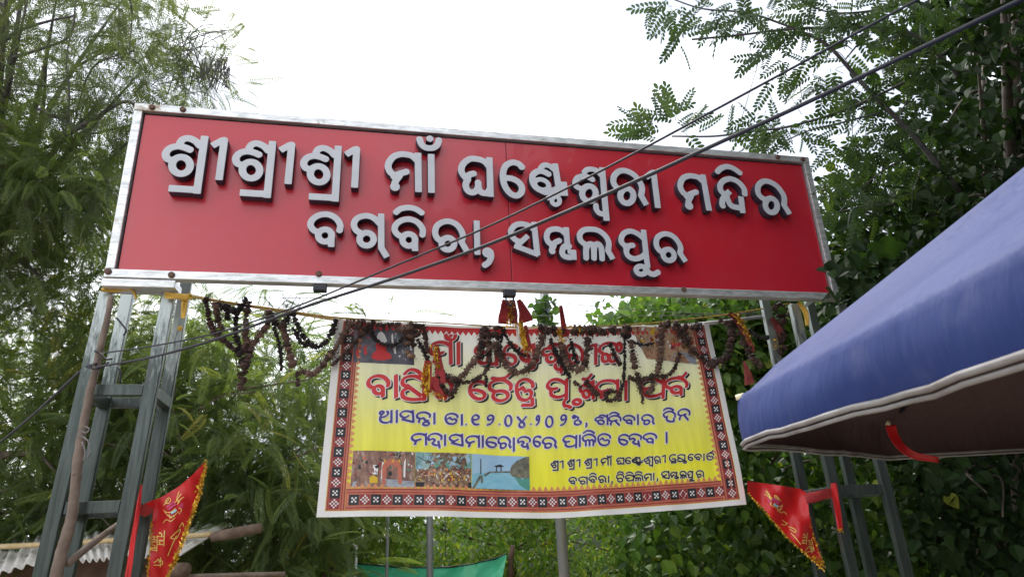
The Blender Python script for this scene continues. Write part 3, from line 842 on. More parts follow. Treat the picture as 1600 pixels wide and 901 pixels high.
# ---- the photographs printed on the banner
def pic_mat(name, stops, scale, detail=8, stretch=(1, 1, 1)):
    m = bpy.data.materials.new(name); m.use_nodes = True
    t = m.node_tree; b = t.nodes['Principled BSDF']; b.inputs['Roughness'].default_value = 0.5
    tcn = t.nodes.new('ShaderNodeTexCoord'); mpn = t.nodes.new('ShaderNodeMapping'); mpn.inputs['Scale'].default_value = stretch
    n = t.nodes.new('ShaderNodeTexNoise'); n.inputs['Scale'].default_value = scale; n.inputs['Detail'].default_value = detail; n.inputs['Roughness'].default_value = 0.72
    r = t.nodes.new('ShaderNodeValToRGB'); el = r.color_ramp.elements
    while len(el) < len(stops): el.new(.5)
    for e, (p, cc) in zip(el, stops): e.position = p; e.color = (*cc, 1)
    t.links.new(tcn.outputs['Object'], mpn.inputs['Vector']); t.links.new(mpn.outputs['Vector'], n.inputs['Vector'])
    t.links.new(n.outputs['Fac'], r.inputs['Fac']); t.links.new(r.outputs['Color'], b.inputs['Base Color'])
    return m
def pxpatch(name, corners, m, off, n=10):
    q = [b2(*p) for p in corners]                              # bl, br, tr, tl in the picture
    x, y = np.meshgrid(np.linspace(0, 1, n), np.linspace(0, 1, n))
    x, y = x.ravel()[:, None], y.ravel()[:, None]
    P = (1 - x) * (1 - y) * q[0] + x * (1 - y) * q[1] + x * y * q[2] + (1 - x) * y * q[3]
    return mesh(name, B3(P, off), grid(n, n), m, banner, smooth=True)
def pxpoly(name, pts, m, off):
    me = fill(name, [np.array([b2(*p) for p in pts])])
    v = np.zeros(len(me.vertices) * 3, np.float32); me.vertices.foreach_get('co', v)
    me.vertices.foreach_set('co', B3(v.reshape(-1, 3)[:, :2], off).astype(np.float32).ravel())
    ob = link(name, me, m); put(ob, banner); return ob
PM = dict(
    shrine=pic_mat('dark shrine picture', [(.3, (.03, .03, .045)), (.5, (.1, .1, .13)), (.7, (.2, .2, .24))], 9),
    temple=pic_mat('temple picture', [(.3, (.06, .03, .03)), (.45, (.2, .1, .08)), (.55, (.3, .17, .12)), (.62, (.4, .36, .33)), (.75, (.25, .28, .2))], 14, stretch=(1.6, 1.6, .6)),
    crowd=pic_mat('offerings picture', [(.3, (.04, .025, .025)), (.48, (.16, .08, .06)), (.58, (.4, .28, .16)), (.7, (.5, .45, .38))], 34),
    misty=pic_mat('misty grove picture', [(.3, (.1, .16, .17)), (.5, (.2, .38, .4)), (.7, (.5, .58, .55))], 12),
    psky=pic_mat('picture sky', [(.3, (.22, .42, .62)), (.7, (.4, .58, .72))], 3),
    pwater=pic_mat('picture water', [(.3, (.12, .38, .5)), (.7, (.3, .55, .66))], 5, stretch=(1, 1, 4)),
    pgreen=pic_mat('picture green water', [(.3, (.05, .25, .2)), (.7, (.15, .4, .3))], 6),
    ptree=pic_mat('picture trees', [(.35, (.05, .055, .045)), (.6, (.2, .19, .13)), (.75, (.28, .27, .2))], 30),
    people=pic_mat('faded figures picture', [(.3, (.16, .06, .05)), (.45, (.4, .2, .12)), (.55, (.6, .42, .25)), (.68, (.45, .16, .14)), (.8, (.6, .55, .5))], 16),
    river=pic_mat('grey river picture', [(.3, (.15, .17, .22)), (.6, (.42, .45, .5)), (.75, (.6, .6, .62))], 14, stretch=(1, 1, 3)))
ph = pxpatch('printed_picture', [(552, 566), (647, 571), (647, 513), (553, 509)], PM['shrine'], .0034)
# a seated red figure with a white cap in front of dark blue grey
pxpoly('printed_figure', [(580, 560), (582, 553), (588, 548), (587, 538), (592, 535), (598, 534), (603, 538), (603, 548), (610, 553), (612, 560), (602, 563), (588, 563)], MAT['red_print'], .0052)
pxpoly('printed_figure', [(588, 528), (591, 521), (596, 518), (601, 523), (605, 533), (600, 537), (592, 534)], MAT['white_print'], .0056)
for (fx, fy) in [(557, 548), (569, 545)]:
    pxpoly('printed_figure', [(fx, fy + 9), (fx - 1, fy), (fx + 3, fy - 6), (fx + 4, fy + 9)], MAT['red_print'], .0052)
for (fx, fy, hh) in [(612, 524, 14), (616, 545, 8), (640, 530, 16)]:
    pxpoly('printed_figure', [(fx, fy + hh), (fx - .6, fy), (fx + 2, fy - 3), (fx + 3, fy + hh)], MAT['white_print'], .0052)
pxpatch('printed_picture', [(1010, 560), (1086, 570), (1083, 512), (985, 510)], PM['people'], .0034)
pxpoly('printed_picture', [(1046, 566), (1088, 570), (1086, 560), (1066, 550), (1052, 553)], PM['river'], .005)
pxpatch('printed_picture', [(547, 760), (647.5, 761), (648.5, 706), (552, 703)], PM['temple'], .0034)
pxpoly('printed_figure', [(578, 755), (577, 746), (583, 742), (590, 746), (590, 754)], MAT['yellow'], .0052)
pxpoly('printed_figure', [(582, 741), (583, 726), (591, 727), (590, 741)], MAT['white_print'], .0052)
pxpoly('printed_figure', [(595, 748), (597, 722), (600, 722), (599, 748)], MAT['white_print'], .0052)
pxpoly('printed_figure', [(630, 745), (631, 722), (634, 716), (633, 746)], MAT['white_print'], .0052)
pxpatch('printed_picture', [(648, 760), (736.5, 762), (737, 708), (649, 706)], PM['crowd'], .0034)
pxpoly('printed_picture', [(649, 733), (737, 731), (737, 708), (649, 706)], PM['misty'], .005)
pxpoly('printed_picture', [(649, 760), (736.5, 762), (736.6, 753), (649, 753)], MAT['black_print'], .0052)
pxpatch('printed_picture', [(737, 762), (828, 765.5), (826, 713), (738, 708)], PM['psky'], .0034)
pxpoly('printed_picture', [(737, 762), (828, 765.5), (827.5, 742), (800, 738), (763, 737), (745, 738), (737.5, 740)], PM['pwater'], .005)
pxpoly('printed_picture', [(803, 764.5), (828, 765.5), (827.5, 745), (800, 745)], PM['pgreen'], .006)
pxpoly('printed_picture', [(796, 738), (800, 726), (808, 719), (820, 714), (826.5, 713), (827.3, 746), (812, 746), (799, 743)], PM['ptree'], .0068)
pxpoly('printed_figure', [(772, 727), (782, 724), (788, 727), (784, 728), (784.5, 735), (783, 735), (782.5, 728), (777, 728), (777, 735), (775.5, 735), (775.6, 728)], MAT['black_print'], .0074)
pxpoly('printed_figure', [(776, 748), (776.5, 739), (784, 739), (784, 748)], MAT['black_print'], .0066)
pxpoly('printed_figure', [(750.5, 740), (750.8, 716), (752, 716), (752, 740)], MAT['black_print'], .0074)
pxpoly('printed_figure', [(738, 762), (749, 742), (754, 742), (757, 763), (753, 763), (751, 746), (742, 762)], PM['ptree'], .0074)
pxpoly('printed_figure', [(756, 741), (764, 736), (797, 735), (797, 737), (766, 738), (758, 744)], PM['ptree'], .0078)

def specks(pts, n, mats, size, off, name='printed_picture'):
    """small blots of printed colour inside a picture"""
    lo, hi = np.min(pts, 0), np.max(pts, 0)
    for m_ in mats:
        V, F = [], []
        for _ in range(n):
            x, y = rng.uniform(lo[0], hi[0]), rng.uniform(lo[1], hi[1]); k = rng.integers(4, 7); i = len(V)
            aa = np.sort(rng.uniform(0, 2 * np.pi, k)); r = size * rng.uniform(.5, 1.3)
            V += [b2(x + r * math.cos(a), y + r * 1.2 * math.sin(a)) for a in aa]; F.append(tuple(range(i, i + k)))
        off += .0004
        tag(mesh(name, B3(np.array(V), off), F, m_, banner), kind='stuff')
specks([(652, 733), (733, 752)], 26, [MAT['yellow'], MAT['white_print'], MAT['maroon_print'], MAT['orange_tooth']], 1.9, .0056)
specks([(652, 712), (734, 730)], 14, [PM['pgreen'], PM['misty'], PM['psky'], PM['ptree']], 3.4, .0056)
specks([(552, 708), (630, 740)], 14, [MAT['orange_print'], PM['ptree'], MAT['maroon_print'], MAT['black_print']], 3.0, .0040)
specks([(615, 706), (645, 735)], 9, [PM['ptree'], MAT['white_print'], PM['pgreen']], 2.4, .0040)
pxpoly('printed_figure', [(597, 756), (597, 728), (602, 720), (612, 716), (622, 719), (627, 728), (628, 756), (622, 756), (621, 732), (612, 725), (604, 731), (603, 756)], MAT['orange_print'], .0064)
pxpoly('printed_figure', [(549, 760), (552, 752), (600, 748), (647, 752), (647, 761)], PM['river'], .0062)
for bx_ in (601, 614, 624): pxpoly('printed_figure', [(bx_ - 2, 722), (bx_, 717), (bx_ + 2, 722)], MAT['yellow'], .0072)
for br_ in ([(652, 712), (668, 722), (672, 733)], [(668, 722), (676, 711)], [(660, 717), (662, 709)]):
    q_ = np.array(br_, float); pxpoly('printed_figure', [tuple(p) for p in q_] + [tuple(p + [.2, 1.1]) for p in q_[::-1]], MAT['black_print'], .0078)
specks([(992, 512), (1080, 545)], 16, [MAT['yellow'], MAT['red_print'], MAT['white_print'], PM['river'], MAT['maroon_print']], 3.2, .0042)
specks([(556, 515), (575, 560)], 7, [MAT['maroon_print'], MAT['red_print']], 2.0, .0044)
specks([(612, 514), (645, 566)], 8, [PM['river'], PM['misty'], MAT['white_print']], 1.8, .0044)

# ---- lettering printed on the banner (letters in unit cells: x 0..1, baseline 0, top 1)
LIB = {}
def norm_from_sign(key, base_v, top_v):
    s = UV[key]; h = top_v - base_v
    LIB[key] = [(k, (p - [0, base_v]) / h, None if k != 'd' else r / h) for k, p, r in s]
v1t, v1b = uv(*px('B', 1160, 235), LW)[1], uv(*px('B', 1165, 602), LW)[1]
v2t, v2b = uv(*px('G', 727, 172), LW)[1], uv(*px('G', 735, 540), LW)[1]
for k_ in ('shra', 'ii', 'ma', 'aa', 'gha', 'e', 'nta', 'shwa', 'ra', 'nd'): norm_from_sign(k_, v1b, v1t)
for k_ in ('ba', 'gh', 'sa', 'mba', 'la', 'pa', 'raG'): norm_from_sign(k_, v2b, v2t)
LIB['pu'] = [(k, (p - [0, v2b]) / (v2t - v2b), None) for k, p, r in UV['pa'] + UV['u']]
LIB['ga'] = LIB['gh'][:2] + [('l', np.array([(0, 1.0), (0, 0)]) + [LIB['gh'][2][1][0][0], 0], None)]
LIB['sha'] = [LIB['shra'][0][:1] + (LIB['shra'][0][1] * [1, 1],) + (None,)] + LIB['shra'][2:]
LIB['sha'][0] = ('l', np.array([LIB['shra'][0][1][0], LIB['shra'][0][1][0] * [1, 0]]), None)
def lib(k, *s): LIB[k] = list(s)
lib('ka', c((.92, .42), (.96, .68), (.76, .93), (.45, 1), (.14, .9), (.05, .62), (.22, .42)), o(.42, .3, .2, .2), l((.64, .5), (.64, 0)), c((.64, .3), (.8, .3), (.9, .18)))
lib('ssa', l((.86, 1), (.86, 0)), c((.86, .85), (.5, 1), (.14, .9), (.08, .66), (.3, .5)), c((.3, .5), (.08, .36), (.12, .1), (.45, .02), (.86, .08)), l((.2, .62), (.75, .18)))
lib('cha', c((.9, .5), (.9, .75), (.66, .98), (.35, .98), (.1, .82), (.08, .56), (.28, .44)), o(.5, .24, .3, .24))
lib('ta', c((.92, .62), (.88, .84), (.62, 1), (.35, 1), (.1, .82), (.06, .5), (.2, .14), (.5, .02), (.76, .14), (.84, .36), (.7, .5), (.5, .42)), c((.2, .52), (.35, .64), (.46, .5)))
lib('tra', *LIB['ta'], l((.3, -.22), (.94, -.22)), l((.9, -.26), (.88, .12)))
lib('nna', *LIB['sha'], o(.62, -.14, .2, .13))
lib('nka', c((.95, .85), (.7, 1), (.35, 1), (.1, .84), (.06, .6), (.25, .46)), o(.32, .26, .15, .2), o(.66, .26, .15, .2), c((.8, .4), (.88, .2), (.95, 0)))
lib('aaa', o(.16, .82, .11, .11), c((.25, .76), (.08, .5), (.12, .16), (.42, .03), (.72, .2)), c((.15, .45), (.4, .55), (.52, .75), (.45, .95)), l((.7, 1), (.7, 0)), l((1.0, 1), (1.0, 0)))
lib('na', c((.92, .45), (.92, .78), (.66, 1), (.35, 1), (.1, .82), (.1, .54), (.32, .42)), c((.28, .42), (.5, .52), (.66, .56)), c((.32, .42), (.18, .22), (.2, .05)), l((.5, .5), (.84, 0)))
lib('nta2', c((.92, .55), (.92, .8), (.66, 1), (.35, 1), (.1, .82), (.1, .54), (.32, .42)), c((.32, .42), (.2, .24), (.22, .1)), c((.3, .42), (.5, .5), (.62, .3), (.85, .25)), o(.68, -.02, .2, .16))
lib('da', c((.92, .42), (.9, .75), (.64, 1), (.32, .98), (.08, .78), (.14, .52), (.36, .44)), c((.36, .6), (.3, .26), (.5, .05), (.82, .03)), l((.82, .4), (.84, -.02)))
lib('ha', c((.92, .5), (.92, .8), (.62, 1), (.3, .98), (.08, .78), (.12, .48)), c((.12, .5), (.36, .62), (.5, .46), (.34, .3), (.5, .12), (.8, .1)), l((.72, .45), (.82, -.14)))
lib('lla', c((.95, .3), (.95, .75), (.66, 1), (.33, .98), (.08, .78), (.14, .52), (.3, .42)), c((.3, 0), (.3, .42), (.45, .55), (.55, .42), (.55, 0)), c((.55, .42), (.7, .55), (.82, .42), (.82, 0)))
lib('tta', c((.9, .9), (.55, 1), (.2, .8), (.12, .4), (.35, .05), (.7, .05), (.85, .25), (.6, .42), (.4, .3)), l((.3, -.2), (.9, -.2)), l((.88, -.24), (.88, .2)))
lib('shta', *LIB['ssa'], o(.9, -.12, .14, .14))
lib('i', c((.1, 1.12), (.3, 1.3), (.55, 1.34), (.8, 1.26), (.98, 1.1)))
lib('reph', c((.45, 1.12), (.75, 1.12), (1.05, 1.4)))
lib('ai', c((.05, 1.2), (.4, 1.16), (.7, 1.22), (.95, 1.42)))
lib('uu', c((.75, .05), (.56, -.16), (.62, -.32), (.82, -.33), (1.1, -.4)))
lib('bin', c((.1, 1.3), (.2, 1.14), (.5, 1.08), (.8, 1.14), (.9, 1.3)), d(.5, 1.28, .09))
lib('danda', l((.5, 1.1), (.5, -.1)))
lib('dot', d(.5, .09, .1))
lib('com', d(.5, .1, .1), c((.58, .08), (.55, -.12), (.35, -.22)))
lib('d1', c((.2, .52), (.5, .5), (.78, .64), (.76, .86), (.45, .98), (.14, .75), (.14, .34), (.42, .06), (.85, .06)))
lib('d2', c((.62, .62), (.38, .5), (.2, .66), (.3, .9), (.56, .99), (.82, .84), (.8, .5), (.55, .18), (.12, .03)))
lib('d0', o(.5, .5, .38, .46))
lib('d4', l((.04, .96), (.52, .42)), l((.96, .96), (.48, .42)), o(.5, .22, .26, .22))
lib('d5', o(.2, .78, .13, .13), c((.32, .82), (.6, .7), (.55, .48), (.3, .4), (.28, .12), (.6, .04), (.88, .22), (.7, .44)))

def glyph_run(name, items, slope, r_px, layers, nib=(35, .62)):
    """items: (letter, x0, x1, y_top, y_base) with places in the picture; layers: (grow px, shift px, material, offset)"""
    mpp = np.linalg.norm(b2(801, 650) - b2(800, 650))
    ca, sa = math.cos(R(nib[0])), math.sin(R(nib[0])); k = nib[1]
    A = np.array([[ca, sa], [-sa / k, ca / k]]); Ai = np.linalg.inv(A)
    every = []
    for key, x0, x1, yt, yb in items:
        s = LIB[key]
        P = np.vstack([p.reshape(-1, 2) for kk, p, r in s])
        if key in ('i', 'reph', 'ai', 'uu', 'bin', 'danda', 'dot', 'com', 'd0', 'd1', 'd2', 'd4', 'd5') : xm, xM = 0, 1
        else: xm, xM = P[:, 0].min(), P[:, 0].max()
        hx = r_px * .8
        if xM - xm < .2: f = lambda q: (x0 + x1) / 2 + (q - (xm + xM) / 2) * (yb - yt)
        else: f = lambda q: x0 + hx + (q - xm) / (xM - xm) * (x1 - x0 - 2 * hx)
        st = []
        for kk, p, r in s:
            X = f(p[:, 0]); Yp = yb - p[:, 1] * (yb - yt) + slope * (X - (x0 + x1) / 2) + (r_px * .5 - p[:, 1] * r_px) * (0.6 if kk != 'd' else 0)
            q = np.array([b2(a, b) for a, b in zip(X, Yp)])
            if kk == 'd': rr = r * (yb - yt) * mpp
            elif r is not None and r < 0: rr = -r * r_px * mpp
            else: rr = r_px * mpp
            st.append((kk, q @ A.T, rr / k ** .5))
        every.append(st)
    gmax = max(g_ for g_, *_ in layers) * mpp
    boxes = []
    for st in every:
        q = np.vstack([p for _, p, _ in st]); m_ = max(r for *_, r in st) + gmax * 1.1
        boxes.append([q.min(0) - m_, q.max(0) + m_])
    lab = list(range(len(every)))                              # letters that touch are outlined together
    for i in range(len(every)):
        for j in range(i):
            if (boxes[i][0] < boxes[j][1]).all() and (boxes[j][0] < boxes[i][1]).all():
                old, nw = lab[i], lab[j]
                lab = [nw if x == old else x for x in lab]
    for li, (grow, sh, m_, off) in enumerate(layers):
        sv = (b2(800 + sh[0], 650 + sh[1]) - b2(800, 650))
        for g_ in sorted(set(lab)):
            st = [q for i, e_ in enumerate(every) if lab[i] == g_ for q in e_]
            me = fill(name, [lp @ Ai.T + sv for lp in outlines(st, r_px * mpp * .42, grow * mpp)])
            if not len(me.vertices): continue
            v = np.zeros(len(me.vertices) * 3, np.float32); me.vertices.foreach_get('co', v)
            me.vertices.foreach_set('co', B3(v.reshape(-1, 3)[:, :2], off).astype(np.float32).ravel())
            put(link(name, me, m_), banner)
RL = [(0.9, (3.2, 2.6), MAT['black_print'], .0034), (1.5, (0, 0), MAT['white_print'], .0046), (0, (0, 0), MAT['red_print'], .0058)]
def pair(g, x0, x1, yt, yb, *more): return [(g, x0, x1, yt, yb)] + [(m_, x0, x1, yt, yb) for m_ in more]
glyph_run('heading_lettering', pair('ma', 670, 707, 533, 567) + [('aa', 711, 722, 534, 568), ('bin', 692, 716, 534, 568), ('gha', 741, 779, 536, 569), ('e', 785, 809, 537, 570), ('nta', 811, 841, 538, 571),
          ('shwa', 844, 879, 537, 568), ('ra', 881, 915, 537, 568), ('ii', 916, 934, 537, 568), ('nka', 935, 968, 537, 566), ('d0', 960, 974, 536, 548)], .03, 2.75, RL)
glyph_run('heading_lettering', [('ba', 573, 609, 587, 622), ('aa', 613, 624, 587, 622), ('ssa', 626, 665, 589, 625), ('i', 626, 662, 591, 625), ('ka', 675, 708, 592, 624),
          ('e', 732, 761, 594, 624), ('cha', 763, 801, 593, 624), ('ai', 764, 802, 596, 624), ('tra', 805, 835, 594, 625), ('pa', 852, 887, 592, 623), ('uu', 866, 892, 592, 623),
          ('nna', 893, 929, 595, 623), ('reph', 896, 926, 596, 623), ('ma', 930, 968, 593, 623), ('aa', 973, 984, 594, 624), ('pa', 999, 1039, 590, 620), ('ba', 1037, 1074, 591, 619), ('reph', 1044, 1072, 594, 618)], .0, 2.75, RL)
BL_ = [(1.5, (0, 0), MAT['white_print'], .0036), (0, (0, 0), MAT['blue_print'], .0050)]
glyph_run('line_lettering', [('aaa', 592, 621, 642, 661), ('sa', 624, 648, 643, 661), ('nta2', 650, 673, 645, 661), ('aa', 675, 682, 645, 662), ('ta', 694.5, 716, 647, 662.5), ('aa', 718, 725, 647, 664), ('dot', 724, 732, 650, 664),
          ('d1', 735, 752, 648, 663), ('d2', 758, 775, 648, 663), ('dot', 777, 785, 650, 663), ('d0', 787, 802, 648, 665), ('d4', 806, 824, 650, 667), ('dot', 825, 833, 650, 664), ('d2', 835, 844, 650, 664), ('d0', 849, 865, 651, 668), ('d2', 872, 887, 649, 665),
          ('d5', 892, 910, 648, 664), ('com', 911, 919, 648, 663), ('sha', 928, 950, 648, 664), ('na', 950, 971, 650, 664), ('i', 949, 969, 650, 665), ('ba', 973, 994, 648, 663), ('aa', 994, 1002, 646, 662), ('ra', 1003, 1024, 646, 662),
          ('da', 1036, 1056, 643, 658), ('i', 1034, 1054, 643, 658), ('na', 1058, 1078, 640, 656)], -.02, 1.55, BL_)
glyph_run('line_lettering', [('ma', 642, 667, 677, 695), ('ha', 668, 691, 678, 697), ('aa', 691, 699, 679, 696), ('sa', 701, 725, 679, 697), ('ma', 727, 750, 680, 698), ('aa', 751, 758, 680, 698), ('e', 759, 778, 681, 698), ('ra', 778, 800, 680, 699), ('aa', 799, 807, 683, 704),
          ('ha', 808, 829, 683, 699), ('e', 832, 845, 681, 698), ('ra', 846, 870, 683, 700), ('pa', 878, 901, 680, 699), ('aa', 901, 909, 680, 698), ('lla', 908, 930, 680, 697), ('i', 907, 929, 680, 697), ('ta', 932, 954, 679, 696),
          ('e', 965, 982, 678, 695), ('ha', 982, 1004, 678, 694), ('ba', 1005, 1027, 676, 693), ('danda', 1037, 1046, 676, 690)], -.02, 1.55, BL_)
KL = [(0.7, (0, 0), MAT['white_print'], .0036), (0, (0, 0), MAT['black_print'], .0050)]
glyph_run('small_lettering', [('shra', 860, 873, 720, 731), ('ii', 873, 880, 720, 731), ('shra', 886, 898, 718, 729), ('ii', 899, 906, 718, 729), ('shra', 912, 924, 717, 728), ('ii', 925, 932, 717, 728), ('ma', 937, 950, 716, 727), ('aa', 951, 956, 716, 727), ('bin', 946, 956, 716, 727),
          ('gha', 962, 975, 715, 725), ('e', 976, 986, 714, 724), ('nta', 987, 1005, 713, 724), ('shwa', 1006, 1021, 712, 723), ('ra', 1022, 1033, 712, 723), ('ii', 1033, 1040, 711, 722), ('tta', 1045, 1057, 710, 720), ('shta', 1058, 1073, 710, 720), ('e', 1074, 1083, 709, 719),
          ('ba', 1084, 1096, 709, 719), ('aa', 1097, 1102, 708, 719), ('ta', 1103, 1115, 708, 718), ('reph', 1104, 1114, 708, 718)], -.06, 1.05, KL, (35, .75))
glyph_run('small_lettering', [('ba', 888, 901, 745, 757), ('ga', 903, 917, 745, 757), ('ba', 918, 931, 744, 755), ('i', 918, 931, 744, 755), ('ra', 933, 947, 743, 754), ('aa', 947, 953, 743, 754), ('com', 953, 958, 742, 753), ('cha', 962, 975, 741, 752), ('i', 962, 975, 741, 752),
          ('pa', 976, 991, 741, 751), ('i', 976, 990, 741, 751), ('la', 991, 1007, 740, 750), ('i', 991, 1005, 740, 750), ('ma', 1007, 1019, 739, 750), ('aa', 1019, 1025, 738, 749), ('com', 1025, 1030, 737, 748), ('sa', 1033, 1047, 736, 748), ('mba', 1047, 1062, 736, 747), ('la', 1062, 1074, 735, 746),
          ('pu', 1074, 1086, 735, 746), ('ra', 1087, 1101, 734, 745)], -.06, 1.05, KL, (35, .75))

# ================================================================ ropes, rods, wires and cables
GW = bw0 + 0.075                                # plane of the things that hang in front of the banner
def gp(px_, py_, dw=0.0): return on_w(px_, py_, GW + dw)
pole = tag(tube('bamboo_pole', [on_w(x, y, bw0 - .03) for x, y in [(276, 458), (345, 471), (430, 484), (532, 500), (600, 507)]], [.014, .013, .014, .013, .013], MAT['bamboo']),
           'straight tan bamboo rod running from the left tower to the top corner of the banner', 'rod')
tag(tube('grey_pipe', [on_w(x, y, bw0 - .03) for x, y in [(1085, 507), (1140, 501), (1205, 493)]], .016, MAT['pipe']),
    'grey metal pipe running from the top right banner corner to the right tower', 'pipe')
tag(tube('yellow_rope', catmull([on_w(x, y, GW - .02) for x, y in [(285, 462), (330, 468), (440, 484), (532, 496), (680, 504), (815, 511), (920, 510), (1000, 506), (1130, 492), (1235, 474)]], 5), .006, MAT['yellow_rope']),
    'thin yellow rope running along the whole top edge of the banner', 'rope')
for pts, lb in [([(385, 464), (520, 466), (700, 467), (790, 470), (880, 474), (1020, 486), (1190, 492)], 'upper thin grey wire crossing the sky just below the sign'),
                ([(470, 486), (600, 489), (760, 492), (880, 493), (1060, 493), (1200, 487)], 'lower thin grey wire crossing the sky just above the banner')]:
    tag(tube('thin_wire', catmull([on_w(x, y, bw0 - .1) for x, y in pts], 4), .0028, MAT['wire'], seg=5), lb, 'wire', 'thin wires strung between the towers')
def cable(pts, rad, label):
    d0_ = pix(on_w(pts[0][0], pts[0][1], -.004))[2]; d1_ = pts[-1][2]; x0_, x1_ = pts[0][0], pts[-1][0]
    # both hang nearly straight in plan, so depth follows from where the ray meets that vertical plane
    A_, B_ = at(pts[0][0], pts[0][1], d0_), at(pts[-1][0], pts[-1][1], d1_)
    pn = np.cross(B_ - A_, [0, 0, 1.0])
    P = catmull([hit(x, y, A_, pn) for x, y, dd in pts], 8)
    return tag(tube('overhead_cable', P, rad, MAT['cable'], seg=10), label, 'cable', 'black overhead cables')
cable([(164, 551, 4.14), (240, 540, 4.05), (330, 522, 3.95), (420, 494, 3.8), (495, 466, 3.66), (620, 414, 3.4), (760, 355, 3.15), (880, 297, 2.95), (1000, 235, 2.75), (1115, 173, 2.6), (1250, 100, 2.4), (1345, 48, 2.3), (1480, -25, 2.15)], .0046,
      'thinner upper black cable rising across the red sign to the upper right')
cable([(152, 573, 4.14), (240, 557, 4.05), (330, 532, 3.95), (420, 500, 3.8), (495, 473, 3.66), (620, 433, 3.38), (760, 383, 3.1), (880, 333, 2.85), (1000, 280, 2.65), (1115, 227, 2.45), (1240, 170, 2.25), (1438, 76, 2.0), (1620, -12, 1.85)], .0070,
      'thicker lower black cable rising across the red sign to the upper right')
tag(tube('drooping_cable', catmull([at(x, y, dd) for x, y, dd in [(150, 568, pix(on_w(150, 568, -.01))[2]), (128, 578, 4.2), (80, 622, 4.5), (40, 658, 4.8), (-30, 715, 5.2)]], 6), .009, MAT['cable']),
    'short black cable running from the tied wooden pole down to the left edge', 'cable')

# the crooked wooden pole lashed to the left tower, with its wire ties
wp = empty('wooden_pole', at(90, 905, 4.15), 'crooked weathered wooden pole lashed to the outer post of the left tower', 'pole')
tube('shaft', catmull([on_w(x, y, -.045) for x, y, dd in [(84, 915, 4.0), (97, 860, 4.02), (113, 800, 4.05), (120, 735, 4.07), (126, 690, 4.09), (139, 620, 4.13), (150, 575, 4.15), (160, 530, 4.18), (168, 495, 4.2), (174, 462, 4.24)]], 4),
     np.linspace(.032, .016, 37), MAT['pole_wood'], wp, 10, .1)
tubes('wire_tie', [(catmull([on_w(x, y, -.008) for x, y in p], 5), .0045) for p in
      [[(126, 672), (134, 676), (140, 670), (132, 666)], [(122, 678), (132, 684), (139, 690)], [(128, 690), (133, 705), (131, 720)], [(138, 690), (140, 706), (136, 716)]]], MAT['wire'], wp)
for p in [[(134, 572), (148, 576), (160, 573), (170, 565)], [(148, 548), (158, 553), (166, 561), (176, 560)], [(182, 572), (188, 580), (187, 598)], [(182, 496), (192, 508), (197, 516), (193, 524)]]:
    tube('cable_tie', catmull([on_w(x, y, -.008) for x, y in p], 5), .006, MAT['black'], wp, 6)
tag(tube('leaning_stick', [on_w(x, y, w_) for x, y, w_ in [(106, 880, -.06), (130, 860, -.15), (160, 836, -.25), (193, 812, -.35)]], [.022, .02, .019, .016], MAT['pole_wood'], seg=8, jitter=.08),
    'thin wooden stick leaning across the foot of the left tower', 'stick')

def ribbon(name, pts, wpx, m, parent=None, dw=0.0, folds=5, amp=.012, plane=None, taper=None):
    """a strip of cloth along a line, with folds running down it"""
    q = catmull(pts, 6); n = len(q)
    tg = np.gradient(q, axis=0); tg /= np.linalg.norm(tg, axis=1)[:, None]
    nr = np.stack([-tg[:, 1], tg[:, 0]], 1)
    k = folds * 2 + 1
    V = []
    wd = np.full(n, wpx) if np.isscalar(wpx) else np.interp(np.linspace(0, 1, n), np.linspace(0, 1, len(wpx)), wpx)
    ph = rng.uniform(0, 6)
    for i in range(n):
        for j in range(k):
            s = (j / (k - 1) - .5)
            x, y = q[i] + nr[i] * s * wd[i] * (1 + .06 * math.sin(i * .9 + j))
            dz = amp * (1 if j % 2 else -1) * (.6 + .4 * math.sin(i * .5 + ph)) + .01 * math.sin(i * .35 + ph + s * 3)
            V.append(on_w(x, y, (GW if plane is None else plane) + dw + dz))
    return mesh(name, V, grid(k, n), m, parent, smooth=True)
def fringe(name, pts, m, parent=None, size=.013, dens=1.0, plane=None, dw=0.012, spread=2.0):
    q = catmull(pts, 10)
    V, F = [], []
    L_ = np.linalg.norm(np.diff(q, axis=0), axis=1).sum()
    N = int(L_ * dens * 1.6)
    dd = np.concatenate([[0], np.cumsum(np.linalg.norm(np.diff(q, axis=0), axis=1))])
    for k in range(N):
        t = rng.uniform(0, L_)
        x = np.interp(t, dd, q[:, 0]) + rng.normal(0, spread); y = np.interp(t, dd, q[:, 1]) + rng.normal(0, spread)
        p = on_w(x, y, (GW if plane is None else plane) + dw + rng.normal(0, .006))
        a, b = rng.normal(0, size * .55, (2, 3)); b[2] -= size * .8
        i = len(V); V += [p, p + a, p + b]; F.append((i, i + 1, i + 2))
    o = mesh(name, V, F, m, parent)
    return tag(o, kind='stuff') if parent is not None else o

